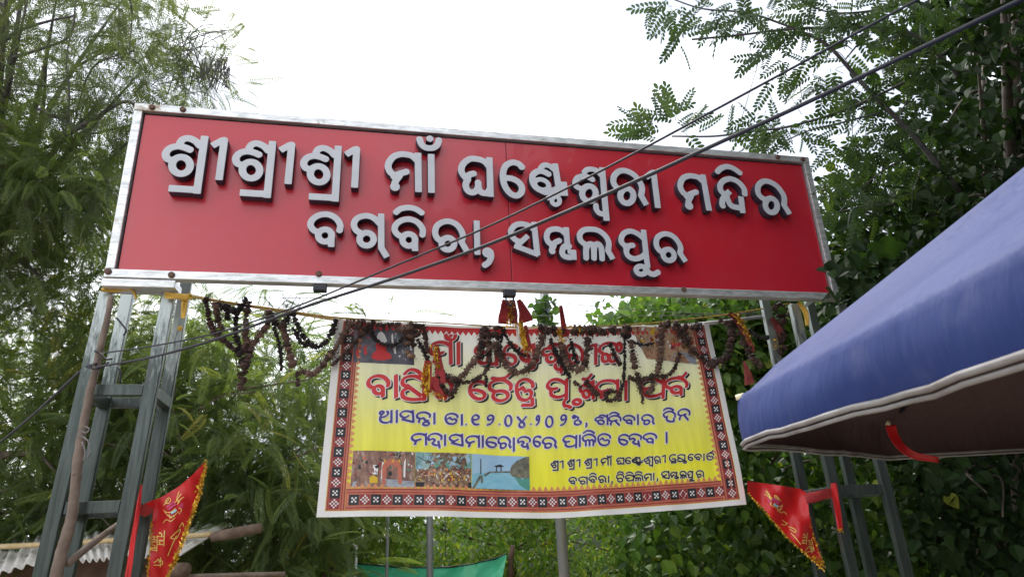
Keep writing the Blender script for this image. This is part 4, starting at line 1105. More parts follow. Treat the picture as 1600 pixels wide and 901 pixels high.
# ochre strips of cloth knotted round the tops of the towers
oc = empty('cloth_tie', on_w(285, 462, -.08), 'ochre cloth strip knotted round the inner posts of the left tower', 'cloth strip')
ribbon('knot', [(257, 461), (272, 462), (290, 464), (300, 462)], 10, MAT['ochre'], oc, plane=-.06, folds=2)
ribbon('tail', [(290, 462), (288, 478), (286, 497)], [9, 11, 6], MAT['ochre'], oc, plane=-.075, folds=2)
ribbon('tail', [(277, 512), (285, 513)], 7, MAT['ochre'], oc, plane=-.42, folds=1)
oc2 = tag(ribbon('cloth_tie', [(158, 453), (178, 454), (205, 452), (213, 466)], [5, 5, 5, 4], MAT['ochre'], None, plane=-.07, folds=1), 'thin ochre cloth strip tied under the left end of the sign', 'cloth strip')
tag(ribbon('cloth_tie', [(1247, 472), (1258, 486), (1262, 508)], [5, 9, 6], MAT['ochre'], None, plane=-.07, folds=2), 'ochre cloth strip hanging from the right tower behind the umbrella', 'cloth strip')

# ================================================================ garlands of dried marigolds
def flower_mesh(i):
    bm = bmesh.new()
    bmesh.ops.create_icosphere(bm, subdivisions=1, radius=1.0)
    rr = random.Random(i)
    for v in bm.verts:
        v.co *= rr.uniform(.55, 1.0); v.co.x *= .62
    for k in range(9):
        a = rr.uniform(0, 6.28); t = rr.uniform(-.5, .5)
        p = Vector((t, math.cos(a) * .75, math.sin(a) * .75)); q = Vector((rr.uniform(-.5, .5), rr.uniform(-.4, .4), rr.uniform(-.4, .4)))
        bm.faces.new([bm.verts.new(p), bm.verts.new(p * 1.45 + q * .4), bm.verts.new(p + q * .9)])
    me = bpy.data.meshes.new('dried_flower'); bm.to_mesh(me); bm.free()
    return me
FLOWERS = {m_: [flower_mesh(i + 10 * j) for i in range(4)] for j, m_ in enumerate(('flower', 'flower_brown', 'flower_black', 'flower_pale'))}
for m_, ms in FLOWERS.items():
    for me in ms: me.materials.append(MAT[m_])
def flowers(parent, pts, rpx, m_, step=.95, spread=0.0, dw=0.0):
    q = catmull(pts, 8)
    dd = np.concatenate([[0], np.cumsum(np.linalg.norm(np.diff(q, axis=0), axis=1))])
    t = 0.0
    while t <= dd[-1]:
        f = t / max(dd[-1], 1e-6)
        r = rpx if np.isscalar(rpx) else np.interp(f, np.linspace(0, 1, len(rpx)), rpx)
        x, y = np.interp(t, dd, q[:, 0]), np.interp(t, dd, q[:, 1])
        x2, y2 = np.interp(t + 2, dd, q[:, 0]), np.interp(t + 2, dd, q[:, 1])
        if f > .97: x2, y2 = x + (x - np.interp(t - 2, dd, q[:, 0])), y + (y - np.interp(t - 2, dd, q[:, 1]))
        p = gp(x + random.gauss(0, spread + .35), y + random.gauss(0, spread + .35), dw + random.uniform(-.006, .01) * (1 + spread))
        v = Vector(gp(x2, y2, dw) - gp(x, y, dw))
        ob = bpy.data.objects.new('dried_flower', random.choice(FLOWERS[m_]))
        col.objects.link(ob)
        s = 1.45 * r / FOC * np.dot(p - CAM, _f) * random.uniform(.78, 1.25)
        rot = v.to_track_quat('X', 'Z').to_matrix() @ Matrix.Rotation(random.uniform(0, 6.28), 3, 'X') @ Matrix.Rotation(random.gauss(0, .35), 3, 'Y')
        ob.matrix_world = Matrix.Translation(Vector(tuple(p))) @ rot.to_4x4() @ Matrix.Diagonal((s, s, s, 1))
        ob.parent = parent; ob.matrix_parent_inverse = parent.matrix_world.inverted()
        t += r * step * random.uniform(.85, 1.25)
GRP = 'dried marigold garlands'
def garland(label, runs):
    p0 = runs[0][0][0]
    e = empty('marigold_garland', gp(*p0), label, 'garland', GRP)
    tubes('string', [(np.array([gp(x, y, dw_) for x, y in catmull(r[0], 6)]), .0035) for r in runs for dw_ in [r[4] if len(r) > 4 else 0.0]], MAT['bolt'], e, 5)
    for r in runs:
        flowers(e, r[0], r[1], r[2], spread=r[3] if len(r) > 3 else 0.0, dw=r[4] if len(r) > 4 else 0.0)
    return e
D_, B_, K_, P_ = 'flower', 'flower_brown', 'flower_black', 'flower_pale'
garland('dark garland sagging from the bamboo rod nearest the left tower', [([(322, 468), (329, 506), (345, 528), (364, 543), (380, 552)], 5, D_)])
garland('pale brown garland hanging straight down beside the left tower', [([(338, 473), (340, 496), (347, 516)], 5.5, B_)])
garland('short dark swag draped close under the bamboo rod', [([(342, 476), (360, 485), (376, 481), (385, 466)], 4.5, K_), ([(356, 478), (355, 497)], 4, K_)])
garland('brown garland hanging from the rod into the thick hanging bunch', [([(389, 473), (384, 500), (384, 524), (386, 538)], 5.5, B_)])
garland('dark strand joining the rod to the top of the thick bunch', [([(374, 477), (368, 500), (370, 530), (378, 545)], 4.5, K_)])
garland('thick tapering bunch of dark flowers hanging lowest left of the banner', [([(381, 543), (381, 562), (379, 585), (376, 608)], [7, 6, 4.5, 4.5], D_, 2.6), ([(368, 545), (378, 560), (384, 575)], 6, K_, 2), ([(392, 545), (386, 560), (382, 578)], 6, D_, 2), ([(378, 590), (377, 608)], 5, B_, 1)])
garland('brown garland sloping from the rod down left into the thick bunch', [([(420, 487), (417, 508), (402, 528), (390, 546)], 5, B_)])
garland('small dark loop hung on the rod where the black cables cross it', [([(424, 490), (432, 506), (444, 503), (454, 489)], 4.5, K_)])
garland('pale brown garland of large flowers hanging beside the rod middle', [([(440, 505), (446, 526), (452, 550), (459, 573)], 6, B_)])
garland('thin black strand hanging down left of the pale brown garland', [([(428, 512), (437, 540), (440, 580)], 3.2, K_)])
garland('black double swag against the sky left of the banner corner', [([(456, 489), (464, 504), (476, 528), (492, 541), (506, 537), (518, 520), (526, 498)], 4.2, K_), ([(458, 512), (470, 534), (482, 541)], 3.6, K_)])
garland('brown garland slanting across the top left banner border', [([(548, 505), (530, 534), (512, 560), (490, 583), (468, 579)], 4.8, B_), ([(464, 580), (466, 603)], 3.6, D_)])
garland('thin dark garland slanting across the banner corner beside the blue picture', [([(566, 520), (550, 541), (535, 556), (518, 571)], 3.4, D_), ([(552, 505), (566, 512), (572, 522)], 5, D_, 1.5)])
garland('black swag across the dark blue picture at top left', [([(578, 508), (583, 525), (595, 536), (614, 539), (631, 528)], 3, K_), ([(560, 503), (600, 507), (628, 506)], 4, D_, 1)])
garland('large brown clump of dried flowers at the corner of the dark blue picture', [([(640, 506), (642, 520), (640, 536)], 7, B_, 4.5), ([(652, 505), (648, 522), (646, 538)], 6, D_, 3.5), ([(628, 512), (632, 528)], 5, B_, 3)])
garland('pale straw clump of petals over the dark blue picture edge', [([(636, 545), (634, 556)], 4.5, P_, 3.5)])
garland('two dark strands hanging in front of the first heading word', [([(653, 531), (662, 548), (670, 566)], 3.6, K_), ([(660, 508), (664, 520), (668, 550)], 4.4, D_)])
garland('dark looped garland hanging under the gold and red cloth on the banner', [([(682, 576), (688, 600), (702, 615), (712, 607), (717, 593)], 4.6, D_)])
garland('brown garland rising from the dark loop to the middle clump', [([(692, 582), (704, 590), (716, 594)], 5.2, D_), ([(719, 591), (738, 567), (748, 553), (752, 530), (756, 512)], 4.8, B_)])
garland('dark thin swag below the middle clump ending in a tail', [([(723, 597), (742, 593), (757, 582), (764, 567), (765, 542), (763, 516)], 3.4, D_), ([(759, 587), (760, 605)], 2.6, K_)])
garland('brown clump of dried flowers at the middle of the banner top', [([(760, 512), (762, 530), (768, 545)], 5.5, B_, 2), ([(772, 511), (776, 532), (780, 552)], 5.5, D_, 1.5), ([(752, 514), (753, 540), (752, 560)], 3.4, K_, .5)])
garland('thin dark strand hanging left of the gold tinsel', [([(783, 512), (799, 538), (814, 553), (828, 556)], 3, K_), ([(788, 514), (782, 535)], 2.8, K_)])
garland('thick brown swag below the gold tinsel at the banner middle', [([(773, 538), (785, 563), (805, 581), (827, 574), (840, 550), (848, 520)], 5, B_), ([(852, 518), (846, 540)], 3, D_)])
garland('long thick roll of dried flowers along the top edge of the banner', [([(842, 514), (880, 517), (920, 518), (985, 517)], 5, D_, 2.5), ([(900, 512), (940, 514), (985, 513)], 5, B_, 2.5)])
garland('long dark strand crossing the heading towards the word below', [([(860, 530), (871, 556), (881, 574), (891, 591)], 3.2, K_), ([(897, 597), (909, 605)], 3.8, D_)])
garland('brown swag under the gold fluff right of the banner middle', [([(877, 536), (883, 562), (897, 577), (911, 574), (917, 556), (918, 526)], 5.2, B_)])
garland('string of small dark flowers hanging inside the brown swag', [([(891, 530), (896, 548), (901, 567)], 2.8, K_)])
garland('dark strand over the middle of the second heading line', [([(916, 596), (926, 609), (938, 619)], 4.2, D_)])
garland('short black strand hanging over the last heading letter', [([(954, 538), (961, 555), (968, 571)], 3.2, K_)])
garland('very thin beaded strand hanging down to a small ring of flowers', [([(976, 512), (976, 560), (974, 596), (971, 608)], 2.3, K_), ([(971, 608), (962, 623), (951, 625), (946, 617), (954, 610), (962, 612)], 3.8, D_), ([(976, 512), (978, 530)], 5, D_, 1.5)])
garland('brown strand of broad flowers left of the figures picture', [([(986, 533), (989, 555), (993, 577)], 4.8, B_), ([(990, 535), (1006, 539), (1022, 536)], 2.4, K_)])
garland('knotted dark garland with a hanging tail over the last heading word', [([(984, 589), (996, 594), (1010, 591), (1024, 585)], 4.6, D_), ([(996, 584), (999, 600), (1003, 618), (1004, 629)], [4.4, 4, 3.4, 2.4], D_), ([(1021, 594), (1018, 610), (1006, 614)], 3.8, B_)])
garland('thick brown strand hanging over the figures picture', [([(1034, 508), (1033, 531), (1032, 560), (1026, 586)], 5.2, B_)])
garland('thin dark loop right of the thick brown strand', [([(1061, 553), (1053, 577), (1039, 588), (1026, 586)], 3.4, D_)])
garland('dark clump spilling over the top right corner of the banner', [([(1038, 510), (1056, 508), (1075, 512), (1092, 510)], 5, D_, 2.5), ([(1058, 510), (1069, 533), (1083, 549), (1103, 564), (1113, 567)], 4.2, D_, 1), ([(1070, 520), (1078, 540)], 4.5, B_, 2)])
garland('dark brown garland looping from the grey pipe to the banner edge', [([(1141, 500), (1144, 522), (1139, 550), (1127, 564), (1113, 567)], 5.6, D_, 1), ([(1128, 500), (1142, 508)], 5, D_, 2)])
garland('dark garland hanging behind the long red and gold cloth', [([(1150, 496), (1160, 531), (1174, 556), (1190, 574)], 4.6, D_, 1), ([(1170, 515), (1186, 527), (1204, 526)], 2.8, K_)])
garland('dark clump hanging on the right tower beside the umbrella', [([(1210, 482), (1224, 480), (1236, 484)], 6, D_, 3), ([(1222, 486), (1222, 510), (1222, 540), (1216, 551)], [7, 6, 5, 5], D_, 1.5)])

# ================================================================ red and gold votive cloths
def votive(label, at_, parts):
    e = empty('votive_cloth', gp(*at_), label, 'votive cloth', 'red and gold votive cloths tied to the gate')
    for kind, pts, w_, m_ in parts:
        if kind == 'r': ribbon('cloth_fold', pts, w_, MAT[m_], e, dw=.03, folds=3)
        else: fringe('tinsel', pts, MAT[m_], e, size=.016, dens=w_, dw=.045, spread=2.2)
    return e
votive('red and gold cloth bundle hanging from the black clamp under the sign', (805, 470),
       [('r', [(790, 468), (788, 486), (786, 506)], [10, 15, 17], 'chunri'), ('r', [(800, 468), (801, 485), (803, 506)], [8, 15, 12], 'chunri_old'), ('r', [(810, 468), (818, 486), (823, 503)], [6, 16, 22], 'chunri'),
        ('f', [(799, 470), (798, 488), (796, 505)], 2.0, 'gold'), ('f', [(786, 503), (800, 508), (814, 500)], .9, 'gold'), ('r', [(813, 496), (816, 520), (821, 541)], [6, 7, 10], 'gold'), ('r', [(808, 504), (810, 526), (812, 536)], [5, 6, 4], 'silver'),
        ('r', [(821, 508), (825, 530), (827, 543)], [5, 7, 6], 'chunri'), ('f', [(815, 510), (818, 532), (824, 549)], 3.2, 'gold')])
votive('narrow red ribbon with a puff of gold tinsel on the banner top edge', (877, 478),
       [('r', [(876, 477), (879, 498), (883, 526)], [5, 8, 8], 'chunri'), ('f', [(874, 512), (876, 524), (879, 532)], 4, 'gold'), ('f', [(884, 508), (898, 511), (908, 513)], 1.6, 'gold'), ('f', [(884, 514), (886, 526)], 3, 'chunri')])
votive('gold tinsel and red cloth hanging low over the left of the banner', (670, 565),
       [('r', [(669, 563), (667, 590), (668, 613)], [10, 17, 15], 'chunri'), ('r', [(682, 538), (686, 570), (690, 600)], [6, 13, 15], 'chunri'), ('r', [(670, 570), (669, 592), (669, 610)], [4, 7, 6], 'gold'), ('f', [(667, 568), (664, 592), (668, 615)], 3.2, 'gold'),
        ('f', [(680, 540), (681, 556), (684, 572)], 2.2, 'gold'), ('r', [(677, 588), (683, 605), (690, 620)], [8, 11, 12], 'chunri'), ('f', [(678, 612), (690, 620)], 1.8, 'gold')])
votive('long faded red and gold cloth draped beside the grey pipe', (1140, 490),
       [('r', [(1139, 489), (1152, 500), (1164, 520), (1178, 549)], [7, 10, 10, 6], 'chunri_old'), ('f', [(1152, 492), (1164, 512), (1172, 536)], 1.8, 'gold'), ('r', [(1143, 490), (1157, 504), (1168, 530)], [2, 3, 3], 'gold')])
votive('faded red cloth hanging on the dark clump at the right tower', (1206, 495),
       [('r', [(1206, 496), (1214, 509), (1221, 522)], [6, 10, 9], 'chunri_old'), ('f', [(1212, 526), (1214, 545)], 1.5, 'gold')])
tag(ribbon('pennant', [(1162, 564), (1167, 578), (1172, 600)], [3, 10, 16], MAT['chunri_old'], None, dw=.02, folds=2), 'small dull red pennant showing just above the umbrella tip', 'pennant')

# ================================================================ triangular red flags
def flag_pt(px_, py_, w, k):
    return on_w(px_, py_, w + .03 * math.sin(px_ * .10 + py_ * .045 + k) + .009 * math.sin(px_ * .23 - py_ * .09 + k))
def flag_sheet(name, outline, w, m, parent, off=0.0, k=0, n=0):
    """cloth filled inside an outline, rippled"""
    me = fill(name, [np.array(outline, float) * [1, -1]])
    bm = bmesh.new(); bm.from_mesh(me)
    if n:
        bmesh.ops.triangulate(bm, faces=bm.faces)
        for _ in range(n):
            long_ = [e for e in bm.edges if e.calc_length() > 9]
            if not long_: break
            bmesh.ops.subdivide_edges(bm, edges=long_, cuts=1); bmesh.ops.triangulate(bm, faces=bm.faces)
    for v in bm.verts: v.co = Vector(tuple(flag_pt(v.co.x, -v.co.y, w + off, k)))
    bm.to_mesh(me); bm.free()
    o_ = link(name, me, m, smooth=bool(n)); put(o_, parent); return o_
def strokes_px(name, strokes, w, m, parent, off, k, r):
    st = [(kk, p * [1, -1], (r if rr is None else (rr if kk == 'd' else -rr * r))) for kk, p, rr in strokes]
    flag_sheet_loops(name, outlines(st, r * .35), w, m, parent, off, k)
def flag_sheet_loops(name, loops, w, m, parent, off, k):
    me = fill(name, loops)
    v = np.zeros(len(me.vertices) * 3, np.float32); me.vertices.foreach_get('co', v); v = v.reshape(-1, 3)
    me.vertices.foreach_set('co', np.array([flag_pt(a, -b, w + off, k) for a, b, _ in v], np.float32).ravel())
    put(link(name, me, m), parent)
# Devanagari word cells drawn as strokes, head line on top (x right, y up, height 1)
DEV = {'ja': [l((-.1, 1), (1.1, 1)), l((.85, 1), (.85, 0)), c((.85, .55), (.55, .6), (.3, .45), (.35, .2), (.15, .3))],
       'ya': [l((-.1, 1), (1.1, 1)), l((.85, 1), (.85, 0)), c((.1, .85), (.3, .75), (.3, .5), (.15, .4), (.3, .2), (.6, .3), (.85, .5))],
       'maa': [l((-.1, 1), (1.5, 1)), l((.8, 1), (.8, 0)), l((1.2, 1), (1.2, 0)), l((.25, 1), (.25, .35)), o(.2, .25, .12, .12), l((.3, .4), (.8, .4))],
       'taa': [l((-.1, 1), (1.5, 1)), l((.8, 1), (.8, 0)), l((1.2, 1), (1.2, 0)), c((.8, .6), (.4, .62), (.2, .4), (.35, .1))],
       'dii': [l((-.1, 1), (1.4, 1)), l((.45, 1), (.45, .8)), c((.75, .75), (.3, .8), (.2, .55), (.45, .4), (.55, .2), (.75, 0)), l((1.1, 1), (1.1, 0)), c((1.1, 1), (.95, 1.3), (.5, 1.3), (.4, 1.05))]}
def dev_text(words, origin, along, up, size):
    """cells laid out from a place in the picture along a direction (letters' tops towards 'up')"""
    al, upv = np.array(along, float), np.array(up, float); out = []; x = 0
    for w_ in words:
        for kk, p, r in DEV[w_]:
            out.append((kk, np.array(origin) + (x + p[:, :1]) * size * al + p[:, 1:] * size * upv, r))
        x += max(p[:, 0].max() for _, p, _ in DEV[w_]) + .12
    return out
GFL = 'triangular red flags tied to the towers'
fl = empty('red_flag', on_w(219, 789, -.27), 'bright red triangular flag with gold fringe tied to the left tower', 'flag', GFL)
wl = -.27
flag_sheet('flag_cloth', [(219, 790), (233, 783), (252, 776), (280, 759), (300, 742), (320, 721), (316, 745), (309, 775), (296, 810), (280, 852), (262, 895), (255, 915), (231, 915), (234, 880), (237, 840), (239, 792), (230, 793)], wl, MAT['flag'], fl, 0, 1, 4)
flag_sheet('flag_hoist', [(215, 793), (224, 787), (239, 791), (236, 802), (226, 807), (217, 802)], wl, MAT['chunri'], fl, .012, 1, 2)
fringe('gold_fringe', [(322, 720), (317, 745), (310, 775), (297, 812), (281, 854), (262, 900)], MAT['gold'], fl, .013, 3.0, wl, .012, 1.3)
fringe('gold_fringe', [(237, 812), (236, 840), (233, 880), (230, 901)], MAT['gold'], fl, .010, 1.6, wl, .012, .8)
strokes_px('flag_writing', dev_text(['ja', 'ya'], (247, 829), (-.05, 1), (1, .02), 10), wl, MAT['flag_print'], fl, .006, 1, .75)
strokes_px('flag_writing', dev_text(['maa', 'taa'], (238, 836), (-.05, 1), (1, .02), 8), wl, MAT['flag_print'], fl, .006, 1, .65)
strokes_px('flag_writing', dev_text(['dii'], (241, 871), (-.05, 1), (1, .02), 10), wl, MAT['flag_print'], fl, .006, 1, .75)
def emblem(T, w, parent, k):
    """a many armed seated figure on a striped animal, drawn as loose gold strokes"""
    def s(*pts): return ('l', catmull([T(*p) for p in pts], 5), None)
    strokes_px('flag_emblem', [s((-8, -10), (-5, -15), (-1, -16), (1, -12), (-3, -8), (-8, -10)), s((-11, -7), (-6, -10), (-2, -14)), s((9, -8), (14, -14), (18, -18)), s((11, -6), (17, -10), (22, -12)), s((10, -10), (12, -16), (15, -22)),
        s((6, -6), (10, -9), (14, -7), (10, -3)), s((-12, 0), (-7, 5), (0, 6), (7, 2)), s((-10, 3), (-6, 10), (1, 14), (8, 10)), s((-14, 20), (-9, 16), (-2, 20), (5, 16)), s((-4, 9), (-2, 15), (4, 12)), s((12, 3), (16, 6), (14, 10)), s((9, 8), (13, 12))], w, MAT['flag_print'], parent, .007, k, .55)
    strokes_px('flag_emblem', [s((-6, -3), (0, -6), (6, -8)), s((-4, 1), (3, -2), (8, -4)), s((13, 0), (17, 2), (18, -3))], w, MAT['flag_pink'], parent, .0085, k, 1.6)
    strokes_px('flag_emblem', [s((0, 8), (4, 7), (8, 5))], w, MAT['flag_blue'], parent, .010, k, 1.5)
emblem(lambda x, y: (267 + x * 1.0 + y * .1, 793 + y * 1.0 - x * .25), wl, fl, 1)
strokes_px('flag_emblem', [c((266, 840), (274, 832), (282, 826), (276, 840), (266, 840)), c((280, 824), (285, 816), (287, 822)), c((262, 868), (270, 848), (276, 836))], wl, MAT['flag_print'], fl, .007, 1, .7)
tag(ribbon('red_flag', [(221, 757), (215, 800), (207, 850), (198, 912)], [3, 7, 8, 9], MAT['flag'], None, plane=-.06, folds=2, amp=.006), 'second red flag seen edge on against the left tower post', 'flag', GFL)
fr = empty('red_flag', on_w(1262, 770, -.42), 'dull red triangular flag with gold edging tied to the right tower', 'flag', GFL)
wr = -.40
flag_sheet('flag_cloth', [(1167.5, 751), (1190, 754), (1220, 758), (1250, 763), (1259, 768), (1262, 776), (1264, 800), (1270, 830), (1279, 858), (1286, 880), (1283, 885), (1262, 866), (1238, 845), (1216, 822), (1196, 797), (1178, 780), (1168, 770)], wr, MAT['flag'], fr, 0, 2.2, 4)
fringe('gold_fringe', [(1168, 768), (1178, 780), (1196, 798), (1216, 823), (1238, 846), (1262, 867), (1284, 886)], MAT['gold'], fr, .010, 1.6, wr, .012, .9)
fringe('gold_fringe', [(1263, 800), (1270, 832), (1280, 860), (1287, 882)], MAT['gold'], fr, .010, 1.7, wr, .012, .9)
fringe('gold_fringe', [(1270, 868), (1280, 876), (1285, 884)], MAT['gold'], fr, .016, 3, wr, .02, 2)
emblem(lambda x, y: (1214 - x * .75 + y * .25, 785 + y * .75 - x * .22), wr, fr, 2.2)
strokes_px('flag_writing', dev_text(['ja', 'ya'], (1254, 832), (.1, -1), (-1, -.1), -7.5), wr, MAT['flag_print'], fr, .007, 2.2, .6)
strokes_px('flag_writing', dev_text(['maa', 'taa'], (1262, 843), (.25, 1), (1, -.25), 6), wr, MAT['flag_print'], fr, .007, 2.2, .5)
strokes_px('flag_writing', dev_text(['dii'], (1258, 852), (.15, 1), (1, -.15), 9), wr, MAT['flag_print'], fr, .007, 2.2, .65)
strokes_px('flag_emblem', [c((1222, 812), (1228, 816), (1228, 820)), c((1221, 818), (1226, 820), (1231, 816)), c((1232, 822), (1242, 826), (1243, 831), (1234, 826)), c((1236, 832), (1245, 842), (1251, 850))], wr, MAT['flag_print'], fr, .007, 2.2, .6)
rw = empty('red_wrap', on_w(1285, 772, -.1), 'red cloth wrapped round a crossbar of the right tower', 'cloth wrap')
ribbon('wrap', [(1259, 779), (1280, 774), (1304, 768)], [17, 16, 15], MAT['chunri'], rw, plane=-.06, folds=2, amp=.004)
ribbon('hanging_end', [(1302, 754), (1307, 785), (1314, 828)], [9, 10, 8], MAT['flag'], rw, plane=-.04, folds=2, amp=.006)
fringe('gold_fringe', [(1310, 826), (1317, 829)], MAT['gold'], rw, .014, 2.5, -.04, .012, 1)

# ================================================================ the blue market umbrella
def at_z(px_, py_, z):
    v = ray(px_, py_); return CAM + v * ((z - CAM[2]) / v[2])
ZE = 2.02
T0 = at_z(1151, 617, ZE); E1 = at(1600, 366, 0.90)
ed = (E1 - T0); ed[2] = 0; ed /= np.linalg.norm(ed)
SIDE = max(1.25, np.linalg.norm((E1 - T0)[:2]) * 1.12)
inn = np.array([-ed[1], ed[0], 0]);  inn = inn if inn @ np.array([1, 0.2, 0]) > 0 else -inn
apo = SIDE / 2 / math.tan(math.pi / 8)
UC = T0 + ed * SIDE / 2 + inn * apo
RADU = SIDE / 2 / math.sin(math.pi / 8)
ZH = at(1160, 694, np.dot(T0 - CAM, _f))[2]
a0 = math.atan2(T0[1] - UC[1], T0[0] - UC[0])
sgn = 1 if ((T0 + ed * SIDE - UC)[1] * math.cos(a0) - (T0 + ed * SIDE - UC)[0] * math.sin(a0)) > 0 else -1
best = None
E1d = at(1600, 366, 0.90)
TILT = (E1d[2] - ZE) / max(.3, (E1d - T0)[:2] @ ed[:2])
def tilt(p):
    p = np.array(p, float); al = (p[..., :2] - T0[:2]) @ ed[:2]; low = np.clip((ZE - p[..., 2]) / (ZE - ZH), 0, 1.3)
    p[..., 2] += TILT * al - .006 * np.clip(al, 0, 2) * low
    return p
for za in np.linspace(2.2, 4.2, 201):           # apex height that gives the roof line its slope
    A_ = np.array([UC[0], UC[1], za]); e_ = 9e9
    for t in np.linspace(.1, .95, 120):
        x, y, z = pix(tilt(T0 + (A_ - T0) * t))
        if z > .1 and abs(x - 1560) < 25: e_ = min(e_, abs(y - 284 + (x - 1560) * .8))
    if best is None or e_ < best[0]: best = (e_, za)
ZA = best[1]
h0 = pix(T0)[2]
print('umbrella', T0, UC, ZA, ZH, best)
um = empty('market_umbrella', [UC[0], UC[1], 0], 'large blue cloth umbrella with white hem at lower right', 'umbrella')
NS = 16
def uring(t, z, push=0.0, scal=0.0):
    """one ring round the umbrella: t = share of the rim radius, straight between the ribs, cloth sagging a little"""
    out = []
    for s_ in range(8):
        c0 = a0 + sgn * s_ * math.pi / 4; c1 = a0 + sgn * (s_ + 1) * math.pi / 4
        p0 = np.array([math.cos(c0), math.sin(c0)]); p1 = np.array([math.cos(c1), math.sin(c1)])
        for k in range(NS):
            f = k / NS
            p = p0 * (1 - f) + p1 * f
            w_ = math.sin(math.pi * f)
            r = RADU * t * (1 + push * (.4 + .6 * w_))
            wob = scal * (math.sin(f * 19 + s_ * 2.1) * .6 + math.sin(f * 7.3 + s_))
            nrm_ = (p0 + p1) / np.linalg.norm(p0 + p1)
            out.append([UC[0] + p[0] * r + nrm_[0] * wob, UC[1] + p[1] * r + nrm_[1] * wob, z + (-.05 * w_ * t * (1 - t) * 4 if t < 1 else 0)])
    return out
rings = [uring(t, ZA + (ZE - ZA) * t ** .96) for t in np.linspace(.02, .93, 14)]
rings += [uring(.955, ZE + (ZA - ZE) * .036), uring(.977, ZE + .012), uring(.992, ZE + .0), uring(1.0, ZE - .018, .0)]
rim_i = len(rings) - 1
for k in range(1, 9):
    f = k / 8
    rings.append(uring(1.0, ZE - .018 + (ZH - .006 - ZE + .018) * f, .012 * math.sin(f * 2.6), .016 * f))
V = tilt(np.vstack(rings)); nr = 8 * NS
F = np.array([(i * nr + j, i * nr + (j + 1) % nr, (i + 1) * nr + (j + 1) % nr, (i + 1) * nr + j) for i in range(len(rings) - 1) for j in range(nr)])
if sgn < 0: F = F[:, ::-1]
F = F[:, ::-1]
can = mesh('canopy', V, F, MAT['tarp'], um, smooth=True)
bot = tilt(np.array(rings[-1])); ctr = np.array([UC[0], UC[1], 0])
def hemband(z0, z1, push, name, m):
    P = []
    for q in bot:
        dv = q - ctr; dv[2] = 0; dv /= np.linalg.norm(dv)
        wv = .0028 * math.sin(13 * (q[0] * ed[0] + q[1] * ed[1])) + .0016 * math.sin(31 * (q[0] * ed[0] + q[1] * ed[1]) + 1); q = q + np.array([0, 0, wv])
        P += [q + dv * push + np.array([0, 0, z0]), q + dv * (push + .006) + np.array([0, 0, (z0 + z1) / 2]), q + dv * push + np.array([0, 0, z1]), q - dv * .006 + np.array([0, 0, (z0 + z1) / 2])]
    n = len(bot)
    F_ = np.array([(4 * i + k, 4 * ((i + 1) % n) + k, 4 * ((i + 1) % n) + (k + 1) % 4, 4 * i + (k + 1) % 4) for i in range(n) for k in range(4)])
    return mesh(name, P, F_, m, um, smooth=True)
hemband(-.004, .009, .006, 'hem', MAT['hem'])
hemband(-.016, -.006, .001, 'hem', MAT['hem'])
for s_ in range(8):
    c_ = a0 + sgn * s_ * math.pi / 4
    tip = np.array([UC[0] + RADU * math.cos(c_), UC[1] + RADU * math.sin(c_), ZE])
    apx = np.array([UC[0], UC[1], ZA])
    tube('rib', [tilt(apx + (tip - apx) * t - np.array([0, 0, .03])) for t in np.linspace(.05, .95, 8)], .008, MAT['black'], um, 6)
    e_ = tip - ctr; e_[2] = 0; e_ /= np.linalg.norm(e_)
    tube('rib_tip', [tilt(tip - e_ * .022 - [0, 0, .006]), tilt(tip + e_ * .004 - [0, 0, .008])], [.012, .009], MAT['cream'], um, 8)
tube('pole', [[UC[0], UC[1], -.1], [UC[0], UC[1], 1.2], [UC[0], UC[1], tilt(np.array([UC[0], UC[1], ZA + .03]))[2]]], .022, MAT['lamp_pole'], um, 12)
tt = T0 + (UC - T0) * .02
sq_ = catmull([at(x, y, dd) for x, y, dd in [(1390, 664, 1.75), (1395, 680, 1.74), (1408, 698, 1.72), (1430, 711, 1.70), (1466, 717, 1.68)]], 6)
stg = np.gradient(sq_, axis=0); stg /= np.linalg.norm(stg, axis=1)[:, None]
swd = np.cross(stg, _f); swd /= np.linalg.norm(swd, axis=1)[:, None]
sv_ = [p + w_ * (j - 2) * .0065 * k_ + _f * .005 * (1 if j % 2 else -1) for p, w_, k_ in zip(sq_, swd, np.linspace(1.1, .55, len(sq_))) for j in range(5)]
strap = mesh('umbrella_strap', sv_, grid(5, len(sq_)), MAT['flag'], None, smooth=True)
strap.modifiers.new('thick', 'SOLIDIFY').thickness = .002
tag(strap,
    'red cloth strap hanging under the edge of the blue umbrella', 'strap')

# ================================================================ poles, net and hut behind the gate
def pole_from(px_, pytop, pxb, pyb, dd, r, label, name='steel_pole', cat='pole', group=None, m='lamp_pole'):
    a = at(px_, pytop, dd); b = a.copy(); b[2] = -.1
    o_ = tube(name, [b, (a + b) / 2, a], [r * 1.05, r, r * .95], MAT[m], None, 12)
    return tag(o_, label, cat, group)
pole_from(849, 440, 882, 901, 7.2, .052, 'tall thick grey steel pole standing behind the banner right of its middle')
pole_from(671, 600, 677, 901, 8.5, .040, 'medium grey steel pole standing below the middle of the banner')
pole_from(610, 600, 612, 880, 8.6, .021, 'thin pale steel pole standing below the left part of the banner')
lp = empty('street_lamp', at(556, 905, 8.4), 'small thin pale street lamp below the lower left banner corner', 'street lamp')
a = at(557, 853, 8.4); b = a.copy(); b[2] = 0
tube('post', [b, a], .018, MAT['white'], lp); tube('arm', [a, a + np.array([-.04, 0, .02]), at(548, 850, 8.4)], .014, MAT['white'], lp)
